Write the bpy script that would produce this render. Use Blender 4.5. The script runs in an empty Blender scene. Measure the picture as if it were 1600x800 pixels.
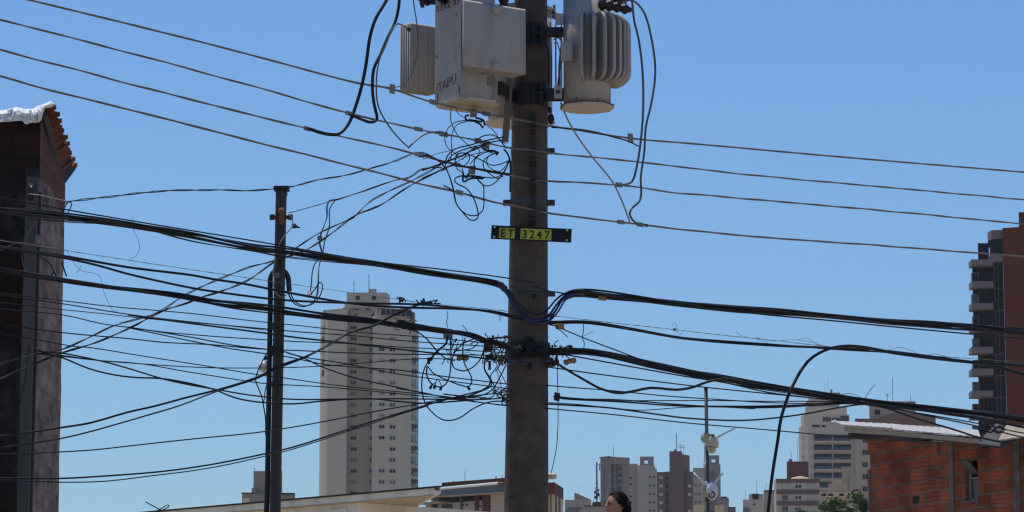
import bpy, bmesh, math, random
from mathutils import Vector, Matrix, noise
random.seed(7)
S = bpy.context.scene
COL = S.collection
PI = math.pi
R = math.radians

# ---------------------------------------------------------------- camera
F = 5200.0                      # focal length in pixels of a 1600 px wide picture
PITCH = math.atan(800.0 / F)
CAM = Vector((0, 0, 1.6))
cd = bpy.data.cameras.new('camera'); cam = bpy.data.objects.new('camera', cd); COL.objects.link(cam)
cam.location = CAM; cam.rotation_euler = (PI / 2 + PITCH, 0, 0)
cd.sensor_width = 36; cd.lens = 36 * F / 1600; cd.clip_start = 0.1; cd.clip_end = 20000
S.camera = cam
S.render.resolution_x = 1024; S.render.resolution_y = 512

# ---------------------------------------------------------------- light
SUN_EL, SUN_AZ = 75.0, 324.0     # azimuth clockwise from +Y (the view direction)
w = bpy.data.worlds.new('World'); S.world = w; w.use_nodes = True
nt = w.node_tree; nt.nodes.clear()
sky = nt.nodes.new('ShaderNodeTexSky'); sky.sky_type = 'NISHITA'; sky.sun_disc = False
sky.sun_elevation = R(SUN_EL); sky.sun_rotation = R(SUN_AZ)
sky.altitude = 760; sky.air_density = 1.6; sky.dust_density = 0.0; sky.ozone_density = 10.0
hs = nt.nodes.new('ShaderNodeMix'); hs.data_type = 'RGBA'; hs.blend_type = 'MULTIPLY'; hs.inputs['Factor'].default_value = 1.0; hs.inputs[7].default_value = (0.745, 0.905, 1.12, 1)
bg = nt.nodes.new('ShaderNodeBackground'); bg.inputs['Strength'].default_value = 0.1
wo = nt.nodes.new('ShaderNodeOutputWorld')
nt.links.new(sky.outputs[0], hs.inputs[6]); nt.links.new(hs.outputs[2], bg.inputs['Color']); nt.links.new(bg.outputs[0], wo.inputs['Surface'])
sl = bpy.data.lights.new('sun', 'SUN'); so = bpy.data.objects.new('sun', sl); COL.objects.link(so)
sl.energy = 3.8; sl.angle = R(0.53); sl.color = (1.0, 0.95, 0.87)
az, el = R(SUN_AZ), R(SUN_EL)
sdir = Vector((math.sin(az) * math.cos(el), math.cos(az) * math.cos(el), math.sin(el)))
so.rotation_euler = sdir.to_track_quat('Z', 'Y').to_euler(); so.location = (0, 0, 60)
S.view_settings.view_transform = 'Standard'; S.view_settings.look = 'None'
S.view_settings.exposure = 0.0; S.view_settings.gamma = 1.0
S.render.engine = 'CYCLES'
S.cycles.volume_step_rate = 4; S.cycles.volume_bounces = 0; S.cycles.max_bounces = 6
S.cycles.filter_width = 1.3

# ---------------------------------------------------------------- helpers
CT, ST = math.cos(PITCH), math.sin(PITCH)
def W(px, py, d):
    """point at distance d (world Y) seen at pixel px, py of the 1600x800 picture"""
    x = (px - 800) / F; y = (400 - py) / F
    k = d / (CT - y * ST)
    return Vector((x * k, d, CAM.z + (ST + y * CT) * k))
def PXM(d): return F / d          # pixels per metre
def GZ(y):
    if y < 5: return 0.0
    if y < 30: return 2.4 * (y - 5) / 25
    return 2.4

def mat(name, col, rough=0.7, metal=0.0, var=0.15, scale=8.0, bump=0.0, col2=None, streak=False, spec=0.4, grime=0.0, gscale=3.0, gcol=(.03, .024, .02), speck=0.0):
    m = bpy.data.materials.new(name); m.use_nodes = True; n = m.node_tree; b = n.nodes['Principled BSDF']
    b.inputs['Roughness'].default_value = rough; b.inputs['Metallic'].default_value = metal
    b.inputs['Specular IOR Level'].default_value = spec
    tc = n.nodes.new('ShaderNodeTexCoord'); mp = n.nodes.new('ShaderNodeMapping')
    if streak: mp.inputs['Scale'].default_value = (1, 1, 0.12)
    no = n.nodes.new('ShaderNodeTexNoise'); no.inputs['Scale'].default_value = scale; no.inputs['Detail'].default_value = 6
    no.inputs['Roughness'].default_value = 0.65
    rp = n.nodes.new('ShaderNodeValToRGB'); rp.color_ramp.elements[0].position = 0.3; rp.color_ramp.elements[1].position = 0.7
    c = Vector(col); c2 = Vector(col2) if col2 else c * (1 + var)
    a = c * (1 - var) if not col2 else c
    rp.color_ramp.elements[0].color = (*a, 1); rp.color_ramp.elements[1].color = (*c2, 1)
    n.links.new(tc.outputs['Object'], mp.inputs['Vector']); n.links.new(mp.outputs[0], no.inputs['Vector'])
    n.links.new(no.outputs[0], rp.inputs[0]); n.links.new(rp.outputs[0], b.inputs['Base Color'])
    if grime or speck:
        last = rp.outputs[0]
        for amt, sc_, st_, lo, hi in ((grime, gscale, .22, .46, .68), (speck, 55.0, 1.0, .60, .68)):
            if not amt: continue
            mg = n.nodes.new('ShaderNodeMapping'); mg.inputs['Scale'].default_value = (1, 1, st_); mg.inputs['Location'].default_value = (3.1, 1.7, 9.2)
            ng = n.nodes.new('ShaderNodeTexNoise'); ng.inputs['Scale'].default_value = sc_; ng.inputs['Detail'].default_value = 9; ng.inputs['Roughness'].default_value = .72
            rg = n.nodes.new('ShaderNodeValToRGB'); rg.color_ramp.elements[0].position = lo; rg.color_ramp.elements[1].position = hi
            rg.color_ramp.elements[0].color = (0, 0, 0, 1); rg.color_ramp.elements[1].color = (amt, amt, amt, 1)
            mxg = n.nodes.new('ShaderNodeMix'); mxg.data_type = 'RGBA'; mxg.inputs[7].default_value = (*gcol, 1)
            n.links.new(tc.outputs['Object'], mg.inputs['Vector']); n.links.new(mg.outputs[0], ng.inputs['Vector']); n.links.new(ng.outputs[0], rg.inputs[0])
            n.links.new(rg.outputs[0], mxg.inputs['Factor']); n.links.new(last, mxg.inputs[6]); last = mxg.outputs[2]
        n.links.new(last, b.inputs['Base Color'])
    if bump:
        bp = n.nodes.new('ShaderNodeBump'); bp.inputs['Strength'].default_value = bump; bp.inputs['Distance'].default_value = 0.02
        n.links.new(no.outputs[0], bp.inputs['Height']); n.links.new(bp.outputs[0], b.inputs['Normal'])
    return m

class MB:
    """collects shapes, becomes ONE mesh object"""
    def __init__(s): s.v = []; s.f = []; s.m = []; s.mats = []
    def mi(s, m):
        if m not in s.mats: s.mats.append(m)
        return s.mats.index(m)
    def add(s, verts, faces, m):
        o = len(s.v); s.v += [Vector(v) for v in verts]; i = s.mi(m)
        for f in faces: s.f.append([a + o for a in f]); s.m.append(i)
        return s
    def prism(s, poly, z0, z1, m):
        n = len(poly)
        area = sum(poly[i][0] * poly[(i + 1) % n][1] - poly[(i + 1) % n][0] * poly[i][1] for i in range(n))
        if area < 0: poly = poly[::-1]
        vs = [(p[0], p[1], z0) for p in poly] + [(p[0], p[1], z1) for p in poly]
        fs = [list(range(n))[::-1], list(range(n, 2 * n))] + [[i, (i + 1) % n, n + (i + 1) % n, n + i] for i in range(n)]
        return s.add(vs, fs, m)
    def box(s, c, ax, ay, az_, m):
        """centre and three half-axis vectors"""
        c, ax, ay, az_ = map(Vector, (c, ax, ay, az_)); vs = []
        for k in (-1, 1):
            for j in (-1, 1):
                for i in (-1, 1): vs.append(c + ax * i + ay * j + az_ * k)
        fs = [(0, 2, 3, 1), (4, 5, 7, 6), (0, 1, 5, 4), (2, 6, 7, 3), (0, 4, 6, 2), (1, 3, 7, 5)]
        if ax.cross(ay).dot(az_) < 0: fs = [f[::-1] for f in fs]
        return s.add(vs, fs, m)
    def abox(s, c, hx, hy, hz, m): return s.box(c, (hx, 0, 0), (0, hy, 0), (0, 0, hz), m)
    def tube(s, pts, rad, m, n=6, caps=True, phase=0.0):
        pts = [Vector(p) for p in pts]; k = len(pts)
        rr = rad if isinstance(rad, (list, tuple)) else [rad] * k
        t0 = (pts[1] - pts[0]).normalized()
        up = Vector((0, 0, 1)) if abs(t0.z) < 0.9 else Vector((1, 0, 0))
        nrm = (up - t0 * up.dot(t0)).normalized(); vs = []
        for i, p in enumerate(pts):
            t = (pts[min(i + 1, k - 1)] - pts[max(i - 1, 0)])
            t = t.normalized() if t.length > 1e-9 else t0
            nrm = nrm - t * nrm.dot(t)
            nrm = nrm.normalized() if nrm.length > 1e-6 else t.orthogonal().normalized()
            b = t.cross(nrm)
            for j in range(n):
                a = 2 * PI * j / n + phase
                vs.append(p + (nrm * math.cos(a) + b * math.sin(a)) * rr[i])
        fs = []
        for i in range(k - 1):
            for j in range(n):
                a = i * n + j; b2 = i * n + (j + 1) % n
                fs.append((a, b2, b2 + n, a + n))
        if caps: fs.append(list(range(n))[::-1]); fs.append([(k - 1) * n + j for j in range(n)])
        return s.add(vs, fs, m)
    def sphere(s, c, rx, ry, rz, m, nu=16, nv=10):
        c = Vector(c); vs = [c + Vector((0, 0, rz))]
        for i in range(1, nv):
            th = PI * i / nv
            for j in range(nu):
                ph = 2 * PI * j / nu
                vs.append(c + Vector((rx * math.sin(th) * math.cos(ph), ry * math.sin(th) * math.sin(ph), rz * math.cos(th))))
        vs.append(c + Vector((0, 0, -rz))); fs = []
        for j in range(nu): fs.append((0, 1 + j, 1 + (j + 1) % nu))
        for i in range(nv - 2):
            for j in range(nu):
                a = 1 + i * nu + j; b = 1 + i * nu + (j + 1) % nu
                fs.append((a, a + nu, b + nu, b))
        e = len(vs) - 1; o = 1 + (nv - 2) * nu
        for j in range(nu): fs.append((e, o + (j + 1) % nu, o + j))
        return s.add(vs, fs, m)
    def build(s, name, parent=None, smooth=False, label=None, origin=None, rot=0.0):
        me = bpy.data.meshes.new(name); o = bpy.data.objects.new(name, me); COL.objects.link(o)
        if parent is not None:
            o.parent = parent; wm = parent.matrix_basis.copy(); pp = parent.parent
            while pp: wm = pp.matrix_basis @ wm; pp = pp.parent
            inv = wm.inverted()
            vs = [inv @ v for v in s.v]
        else:
            org = Vector(origin) if origin is not None else s.v[0].copy()
            o.location = org; o.rotation_euler = (0, 0, rot)
            inv = Matrix.Rotation(-rot, 4, 'Z') @ Matrix.Translation(-org)
            vs = [inv @ v for v in s.v]
        me.from_pydata([tuple(v) for v in vs], [], s.f)
        for m in s.mats: me.materials.append(m)
        for p, i in zip(me.polygons, s.m): p.material_index = i; p.use_smooth = smooth
        me.update()
        if label: o['label'] = label
        return o

def tag(o, label, cat, group=None):
    o['label'] = label; o['category'] = cat
    if group: o['group'] = group
    return o
def thing(name, label, cat, loc, group=None, rot=0.0):
    o = bpy.data.objects.new(name, None); COL.objects.link(o); o.location = loc; o.rotation_euler = (0, 0, rot)
    o.empty_display_size = 0.2
    return tag(o, label, cat, group)
def structure(o): o['kind'] = 'structure'; return o

def spline(P, step=0.12):
    P = [Vector(p) for p in P]; n = len(P); out = []
    if n == 2:
        k = max(2, int((P[1] - P[0]).length / step)); return [P[0].lerp(P[1], i / k) for i in range(k + 1)]
    for i in range(n - 1):
        p0 = P[i - 1] if i else P[0] * 2 - P[1]; p1 = P[i]; p2 = P[i + 1]; p3 = P[i + 2] if i + 2 < n else P[-1] * 2 - P[-2]
        # centripetal Catmull-Rom (no overshoot when points are unevenly spaced)
        t0 = 0.0; t1 = t0 + max((p1 - p0).length, 1e-4) ** 0.5; t2 = t1 + max((p2 - p1).length, 1e-4) ** 0.5; t3 = t2 + max((p3 - p2).length, 1e-4) ** 0.5
        k = max(3, min(60, int((p2 - p1).length / step)))
        for j in range(k):
            t = t1 + (t2 - t1) * j / k
            A1 = p0 * ((t1 - t) / (t1 - t0)) + p1 * ((t - t0) / (t1 - t0)); A2 = p1 * ((t2 - t) / (t2 - t1)) + p2 * ((t - t1) / (t2 - t1)); A3 = p2 * ((t3 - t) / (t3 - t2)) + p3 * ((t - t2) / (t3 - t2))
            B1 = A1 * ((t2 - t) / (t2 - t0)) + A2 * ((t - t0) / (t2 - t0)); B2 = A2 * ((t3 - t) / (t3 - t1)) + A3 * ((t - t1) / (t3 - t1))
            out.append(B1 * ((t2 - t) / (t2 - t1)) + B2 * ((t - t1) / (t2 - t1)))
    out.append(P[-1]); return out

POLE_D = 28.96
def D(x): return 1 / (1 / 24.8 + (x / 830.0) * (1 / 28.70 - 1 / 24.8))
def pts(s, off=0.0, d0=None, d1=None):
    P = []
    for t in s.split():
        a = [float(q) for q in t.split(',')]; P.append(a)
    L = [0.0]
    for i in range(1, len(P)): L.append(L[-1] + math.hypot(P[i][0] - P[i - 1][0], P[i][1] - P[i - 1][1]))
    out = []
    for a, l in zip(P, L):
        if len(a) > 2: d = a[2]
        elif d0 is not None: d = d0 + ((d1 if d1 is not None else d0) - d0) * l / L[-1]
        else: d = D(a[0]) + off
        out.append(W(a[0], a[1], d))
    return out
def strands(mb, P, wpx, m, n=1, d=28.7, twist=0.0, frac=0.45, seed=0, jit=0.12, mats=None):
    """n strands wound loosely round a path; wpx is the total width in picture pixels"""
    rt = wpx / PXM(d) / 2
    rnd = random.Random(seed + int(P[0].x * 1000))
    if n == 1:
        mb.tube(P, rt, m, 6); return
    for k in range(n):
        a0 = 2 * PI * k / n + rnd.random() * 0.7; r = rt * frac * (0.8 + 0.4 * rnd.random())
        off = (rt - r) * (1.0 if n < 5 else 1.12); Q = []; l = 0; ph = rnd.random() * 6
        for i, p in enumerate(P):
            if i: l += (P[i] - P[i - 1]).length
            t = (P[min(i + 1, len(P) - 1)] - P[max(i - 1, 0)]).normalized()
            u = t.cross(Vector((0, 1, 0))); u = u.normalized() if u.length > 1e-4 else Vector((0, 0, 1)); v = t.cross(u)
            a = a0 + l * twist + 0.8 * math.sin(l * 0.9 + ph); q = off * (1 + jit * math.sin(l * 2.3 + ph * 2) + jit * math.sin(l * 5.1 + ph) + (.38 * math.sin(l * 1.1 + ph * 3) if n >= 5 else 0))
            Q.append(p + (u * math.cos(a) + v * math.sin(a)) * q)
        mb.tube(Q, r, (mats[k % len(mats)] if mats else m), 6)
# ---------------------------------------------------------------- materials
M = {}
M['ground'] = mat('ground_dust', (0.33, 0.28, 0.21), 0.95, var=0.25, scale=0.6)
M['pole'] = mat('weathered_concrete', (0.068, 0.047, 0.036), 0.92, var=0.35, scale=9, bump=0.9, col2=(0.130, 0.092, 0.068), streak=False, grime=.28, gscale=4.5, gcol=(.035, .027, .024), speck=.55)
M['steel'] = mat('dull_galvanised', (0.085, 0.078, 0.072), 0.55, 0.5, var=0.25, scale=10)
M['steel_dark'] = mat('dark_steel', (0.035, 0.037, 0.042), 0.6, 0.4, var=0.25, scale=10)
M['tank'] = mat('tank_paint', (0.355, 0.315, 0.28), 0.62, var=0.10, scale=4, bump=0.08, streak=True, grime=.30, gscale=6, gcol=(.14, .10, .07), speck=.35)
M['tank_blue'] = mat('tank_paint_cool', (0.355, 0.322, 0.295), 0.62, var=0.10, scale=4, bump=0.08, streak=True, grime=.32, gscale=6, gcol=(.13, .085, .055), speck=.35)
M['tank_under'] = mat('tank_underside', (0.50, 0.41, 0.31), 0.7, var=0.12, scale=9)
M['rust'] = mat('rust', (0.16, 0.07, 0.035), 0.85, var=0.35, scale=25)
M['bushing'] = mat('brown_porcelain', (0.016, 0.009, 0.007), 0.45, var=0.2, scale=10)
M['black'] = mat('black_rubber', (0.008, 0.008, 0.009), 0.55, var=0.3, scale=6, spec=0.25)
M['black2'] = mat('faded_black_rubber', (0.022, 0.021, 0.022), 0.6, var=0.3, scale=6, spec=0.25)
M['blue'] = mat('blue_cable', (0.008, 0.016, 0.075), 0.45, var=0.2, scale=5)
M['alu'] = mat('weathered_aluminium', (0.17, 0.135, 0.105), 0.5, 0.25, var=0.35, scale=30)
M['alu_light'] = mat('bright_aluminium', (0.30, 0.27, 0.24), 0.4, 0.4, var=0.3, scale=30)
M['greywire'] = mat('grey_jumper', (0.09, 0.095, 0.10), 0.5, var=0.2, scale=9)
M['clampgrey'] = mat('grey_clamp', (0.21, 0.19, 0.17), 0.6, 0.2, var=0.2, scale=20)
M['tagy'] = mat('yellow_tag', (0.27, 0.155, 0.035), 0.6, var=0.25, scale=20)
M['signblack'] = mat('sign_black', (0.012, 0.013, 0.016), 0.6, var=0.4, scale=20, spec=.2)
M['signyellow'] = mat('sign_yellow', (0.46, 0.46, 0.04), 0.6, var=0.25, scale=25, grime=.4, gscale=12)
M['faded'] = mat('faded_lettering', (.085, .08, .075), .8, var=.6, scale=45)
M['ink'] = mat('ink', (0.015, 0.014, 0.013), 0.7, var=0.2, scale=40)
M['white'] = mat('white_plastic', (0.72, 0.71, 0.68), 0.35, var=0.05)
M['cream'] = mat('cream_plastic', (0.62, 0.55, 0.40), 0.45, var=0.05)
M['glassdark'] = mat('dark_lens', (0.012, 0.012, 0.016), 0.08, var=0.05)

# ---------------------------------------------------------------- ground (one sheet out to the horizon)
g = MB(); ys = [-200, -50, 0, 5, 10, 15, 20, 25, 30, 45, 80, 150, 300, 700, 1500, 3000, 6000]; xs = [-3000, -1200, -400, -120, -40, -15, 0, 15, 40, 120, 400, 1200, 3000]
vs = [(x, y, GZ(y)) for y in ys for x in xs]; nx = len(xs)
g.add(vs, [(j * nx + i, j * nx + i + 1, (j + 1) * nx + i + 1, (j + 1) * nx + i) for j in range(len(ys) - 1) for i in range(nx - 1)], M['ground'])
go = g.build('ground', smooth=False, origin=(0, 0, 0)); structure(go)

# ---------------------------------------------------------------- utility pole
gz = GZ(POLE_D)
def polex(z):                      # axis of the leaning pole
    a = W(829.3, 0, POLE_D); b = W(822.3, 800, POLE_D)
    return a.x + (b.x - a.x) * (z - a.z) / (b.z - a.z)
def poler(z):
    a = W(0, 0, POLE_D).z; b = W(0, 800, POLE_D).z
    return (52.5 + (69.5 - 52.5) * (z - a) / (b - a)) / PXM(POLE_D) / 2
def ZP(py, d=POLE_D): return W(0, py, d).z
ptop = ZP(0) + 2.6
pole = thing('utility_pole', 'thick round brown concrete utility pole carrying the transformers in the middle', 'utility pole', (polex(gz), POLE_D, gz))
b = MB(); P = []; rr = []
for i in range(41):
    z = gz - 0.4 + (ptop - gz + 0.4) * i / 40; P.append((polex(z), POLE_D, z)); rr.append(poler(z))
b.tube(P, rr, M['pole'], 48); b.build('shaft', pole, True)
def band(py, h, rx, m, name='band', ears=()):
    z = ZP(py, POLE_D - 0.15); hz = h / PXM(POLE_D) / 2; bb = MB(); x = polex(z); r = poler(z) + rx; n = 40
    ring = [(x + r * math.cos(2 * PI * i / n), POLE_D + r * math.sin(2 * PI * i / n)) for i in range(n)]
    ri = poler(z) - 0.01
    vs = [(p[0], p[1], z - hz) for p in ring] + [(p[0], p[1], z + hz) for p in ring]
    inn = [(x + ri * math.cos(2 * PI * i / n), POLE_D + ri * math.sin(2 * PI * i / n)) for i in range(n)]
    vs += [(p[0], p[1], z - hz) for p in inn] + [(p[0], p[1], z + hz) for p in inn]
    fs = [(i, (i + 1) % n, n + (i + 1) % n, n + i) for i in range(n)] + [((i + 1) % n, i, 2 * n + i, 2 * n + (i + 1) % n) for i in range(n)] + [(n + i, n + (i + 1) % n, 3 * n + (i + 1) % n, 3 * n + i) for i in range(n)]
    bb.add(vs, fs, m)
    for s_ in ears:
        bb.abox((x + s_ * (r + 0.022), POLE_D - 0.02, z), 0.036, 0.02, hz * 1.0, m)
        bb.tube([(x + s_ * (r + 0.03), POLE_D - 0.07, z), (x + s_ * (r + 0.03), POLE_D + 0.05, z)], 0.011, M['steel_dark'], 6)
    return bb.build(name, pole)
band(52, 34, 0.012, M['steel_dark'], 'transformer_collar')
band(146, 36, 0.012, M['steel_dark'], 'transformer_collar')
band(190, 8, 0.005, M['steel'])
band(232, 9, 0.006, M['steel'], ears=(1,))
band(313, 9, 0.006, M['steel'], ears=(1, -1))
band(456, 8, 0.006, M['steel'], ears=(1,))
band(523, 3, 0.003, M['steel']); band(546, 26, 0.02, M['black2'], 'cable_clamp_band'); band(566, 8, 0.006, M['steel'], ears=(1,))
band(613, 2.5, 0.003, M['steel'])
for py, n_ in ((52, 0), (146, 1)):
    z = ZP(py, POLE_D - .17); x = polex(z); yf = POLE_D - poler(z) - 0.012
    for dx in (-0.035, 0.035):
        bb = MB(); bb.abox((x + dx + 0.06, yf - 0.03, z), 0.006, 0.04, 0.095, M['steel_dark']); bb.build('collar_flange', pole)
    bb = MB(); bb.tube([(x - .01, yf - .04, z), (x + .13, yf - .04, z)], 0.012, M['steel_dark'], 6); bb.build('bolt', pole)
for py in (455, 566):                       # punched holes in the straps
    z = ZP(py, POLE_D - .18)
    for k in range(-3, 5):
        a = -PI / 2 + k * 0.2 + 0.1; r = poler(z) + 0.0075; bb = MB()
        c = Vector((polex(z) + r * math.cos(a), POLE_D + r * math.sin(a), z)); t = Vector((-math.sin(a), math.cos(a), 0))
        bb.box(c, t * 0.008, Vector((math.cos(a), math.sin(a), 0)) * 0.002, (0, 0, 0.006), M['ink']); bb.build('strap_hole', pole)
# insulator rack with four spools
rack = MB(); xr = polex(ZP(270)) + 0.035; yr = POLE_D - poler(ZP(270)) - 0.012
rack.abox((xr, yr, ZP(262, yr)), 0.022, 0.006, 0.50, M['steel_dark']); rk = rack.build('insulator_rack', pole)
for py in (196, 245, 289, 338):
    z = ZP(py, 28.75); bb = MB(); prof = [(-.050, .012), (-.046, .034), (-.03, .040), (-.012, .030), (0, .024), (.012, .030), (.03, .040), (.046, .034), (.050, .012)]
    bb.tube([(xr, yr - 0.055, z + a) for a, _ in prof], [q for _, q in prof], M['bushing'], 16); bb.build('spool_insulator', rk, True)
    bb = MB(); bb.tube([(xr, yr, z - .07), (xr, yr - .055, z - .07), (xr, yr - .055, z + .07), (xr, yr, z + .07)], 0.008, M['steel_dark'], 6); bb.build('spool_clevis', rk)
# lumpy dark clamp where the middle bundle meets the pole
for (px, py, w_, h_) in ((828, 541, 22, 30), (812, 546, 10, 14), (846, 548, 12, 14), (828, 572, 9, 11), (834, 463, 7, 8), (837, 553, 13, 10), (820, 552, 9, 9)):
    c = W(px, py, 28.74); s_ = 1 / PXM(28.74); bb = MB(); bb.sphere(c, w_ * s_ / 2, 0.03, h_ * s_ / 2, M['black'], 10, 7); bb.build('cable_clamp', pole, True)
# rings of wire left on both edges
for (px, py, r_) in ((788, 628, 4), (790, 622, 5), (787, 614, 4)):
    c = W(px, py, 28.84); s_ = r_ / PXM(28.84); bb = MB(); bb.tube([c + Vector((s_ * math.cos(a), 0.02 * math.sin(2 * a), s_ * 1.3 * math.sin(a))) for a in [i * PI / 8 for i in range(17)]], 0.006, M['black'], 5); bb.build('wire_ring', pole)
# rust-brown cable running down the left edge of the pole top
bb = MB(); bb.tube(spline(pts('787,233 793,240 797,252 797,300', d0=28.88)), 0.008, M['black'], 6); bb.build('down_lead', pole)

# flat bar hanging in front of the pole on the left
fb = MB(); a = W(797, 118, 28.72); c_ = W(789, 222, 28.72)
mid = (a + c_) / 2; ax = (a - c_) / 2
fb.box(mid, (0.028, 0, 0), (0, 0.006, 0), ax, M['alu_light']); fb.box(mid + Vector((.026, .02, 0)), (0.004, 0, 0), (0, 0.022, 0), ax, M['clampgrey'])
bar_m = mat('bar_steel', (0.16, 0.13, 0.105), 0.7, 0.1, var=0.25, scale=12); fb.mats = [bar_m, bar_m]
fb.build('hanging_bar', pole)
# crossarm above the picture
cr = MB(); cr.abox((polex(ptop - .35), POLE_D - .22, ptop - .35), 1.2, .05, .06, M['steel']); cr.build('crossarm', pole)

# ---------------------------------------------------------------- pole sign
def text_mesh(txt, size, m, name, parent, origin, xdir, zdir, ndir, depth=0.002, align='LEFT', stretch=1.0, bold=0.0):
    cu = bpy.data.curves.new(name, 'FONT'); cu.body = txt; cu.size = size; cu.extrude = depth; cu.offset = bold; cu.align_x = align
    o = bpy.data.objects.new(name + '_tmp', cu); COL.objects.link(o)
    dg = bpy.context.evaluated_depsgraph_get(); me = bpy.data.meshes.new_from_object(o.evaluated_get(dg))
    bpy.data.objects.remove(o)
    mb = MB(); vs = [Vector(origin) + Vector(xdir) * v.co.x * stretch + Vector(zdir) * v.co.y + Vector(ndir) * v.co.z for v in me.vertices]
    mb.add(vs, [tuple(p.vertices) for p in me.polygons], m); bpy.data.meshes.remove(me)
    return mb.build(name, parent)
sd = 28.70
A = W(767.5, 362.5, sd); B_ = W(893, 368.5, sd - 0.01)
sx = (B_ - A); L_ = sx.length; sx.normalize(); sn = Vector((0, -1, 0)); sz = Vector((-sx.z, 0, sx.x))
sign = thing('pole_sign', 'long black plate reading ET 3247 in black on yellow, fixed across the pole', 'sign', (A + B_) / 2)
px_ = 1 / PXM(sd)
mb = MB(); mb.box((A + B_) / 2, sx * (L_ / 2), (0, 0.004, 0), sz * (11 * px_), M['signblack']); mb.build('plate', sign)
def sp(u, v, n=0.006): return A + sx * (u * px_) + sz * (v * px_) + sn * n
for (u0, u1, v0, v1) in ((12.5, 37.5, -9, 7.5), (46.5, 95.5, -9, 8)):
    mb = MB(); mb.box(sp((u0 + u1) / 2, (v0 + v1) / 2, 0.0055), sx * ((u1 - u0) / 2 * px_), (0, 0.001, 0), sz * ((v1 - v0) / 2 * px_), M['signyellow']); mb.build('yellow_patch', sign)
u = 14.5
for ch, wd, u0 in (('E', 10, 14.5), ('T', 11, 26), ('3', 11, 49), ('2', 11, 60.5), ('4', 11, 72), ('7', 11, 84)):
    text_mesh(ch, 18.5 * px_, M['ink'], 'character', sign, sp(u0, -7.3, 0.009), sx, sz, sn, stretch=0.92, bold=0.0012)
for (u, v) in ((5, 8), (5, -7.5), (120, 8.5), (120, -7.5)):
    mb = MB(); mb.tube([sp(u, v, 0.003), sp(u, v, 0.007)], 0.008, M['white'], 10); mb.build('fixing_hole', sign)

# ---------------------------------------------------------------- transformers
def fluted_plate(mb, p0, p1, z0, z1, nrm, m, flutes=14, amp=0.005, th=0.008, lip=0.03):
    """radiator panel between plan points p0,p1, vertical flutes, tapered lips"""
    p0 = Vector((*p0, 0)); p1 = Vector((*p1, 0)); n = Vector((*nrm, 0)); k = flutes * 6; vs = []; fs = []
    L = (p1 - p0).length
    for i in range(k + 1):
        t = i / k; a = amp * (0.5 - 0.5 * math.cos(2 * PI * flutes * t)); e = 0.0 if t in (0, 1) else 1.0
        q = p0.lerp(p1, t)
        f_ = q + n * (th + a * e); bk = q - n * (th + a * e)
        vs += [(q.x, q.y, z0), (f_.x, f_.y, z0 + lip), (f_.x, f_.y, z1 - lip), (q.x, q.y, z1), (bk.x, bk.y, z1 - lip), (bk.x, bk.y, z0 + lip)]
    for i in range(k):
        for j in range(6):
            a = i * 6 + j; b2 = i * 6 + (j + 1) % 6; fs.append((a, a + 6, b2 + 6, b2))
    fs.append((0, 1, 2, 3, 4, 5)); fs.append(tuple(k * 6 + j for j in (5, 4, 3, 2, 1, 0)))
    mb.add(vs, fs, m)
def XY(px, py, d): v = W(px, py, d); return Vector((v.x, v.y))
N_ = XY(720, 151, 28.22); Lf = XY(679.5, 160, 28.62); Rt = XY(781, 160, 28.46); Bk = Lf + Rt - N_
z0 = W(720, 150, 28.22).z; z1 = z0 + 1.03
t1 = thing('pole_transformer', 'boxy grey transformer with flat radiator panels hung left of the pole', 'transformer', (float((N_.x + Bk.x) / 2), float((N_.y + Bk.y) / 2), z0), 'transformers hung on the pole')
c4 = [N_, Rt, Bk, Lf]
def chamfer(poly, ks, c=0.09):
    out = []
    for i, p in enumerate(poly):
        if i in ks:
            a = poly[i - 1]; b = poly[(i + 1) % len(poly)]
            out += [p + (a - p).normalized() * c, p + (b - p).normalized() * c]
        else: out.append(p)
    return out
mb = MB(); mb.prism(chamfer(c4, (1, 2)), z0, z1, M['tank']); mb.build('tank', t1)
cen = (N_ + Bk) / 2
rim = [cen + (p - cen) * 1.10 for p in chamfer(c4, (0, 1, 2, 3), 0.07)]
mb = MB(); mb.prism(rim, z0 - 0.025, z0 + 0.0, M['tank_under']); mb.build('base_plate', t1)
mb = MB(); mid = cen; dr = (Rt - N_).normalized(); mb.box((mid.x, mid.y, z0 - .045), (dr.x * .27, dr.y * .27, 0), (-dr.y * .015, dr.x * .015, 0), (0, 0, .02), M['tank_under']); mb.build('base_rib', t1)
mb = MB(); lid = [cen + (p - cen) * 1.07 for p in chamfer(c4, (0, 1, 2, 3), 0.06)]; mb.prism(lid, z1, z1 + .03, M['tank']); mb.build('lid', t1)
r_ = (Rt - N_).normalized(); n_ = Vector((r_.y, -r_.x))
if n_.y > 0: n_ = -n_
rz1 = W(720, 4, 28.15).z; rz0 = W(720, 108, 28.15).z
rad = None
st = N_ + n_ * 0.17; st = st - r_ * 0.095
for k in range(6):
    mb = MB(); q = st - n_ * (0.034 * k) + r_ * (.032 * k); e = q + r_ * (0.66 - .034 * k)
    if k == 0:
        fluted_plate(mb, q, e, rz0, rz1, n_, M['tank'], 16, 0.0016, 0.007, .02)
    else: fluted_plate(mb, q, e, rz0, rz1, n_, M['tank'], 5, 0.004, 0.006, .02)
    mb.build('radiator_fin', t1, True)
for zz, q in ((rz1 - 0.05, 1), (rz0 + 0.04, 0)):
    mb = MB(); a = st + r_ * (0.33); p_in = a - n_ * 0.22; p_out = a + n_ * 0.055
    mb.tube([(p_in.x, p_in.y, zz), (a.x, a.y, zz), (p_out.x - n_.x * .02, p_out.y - n_.y * .02, zz), (p_out.x, p_out.y, zz)], [.047, .047, .045, .03], M['tank'], 20); mb.build('header_pipe', t1, True)
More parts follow.
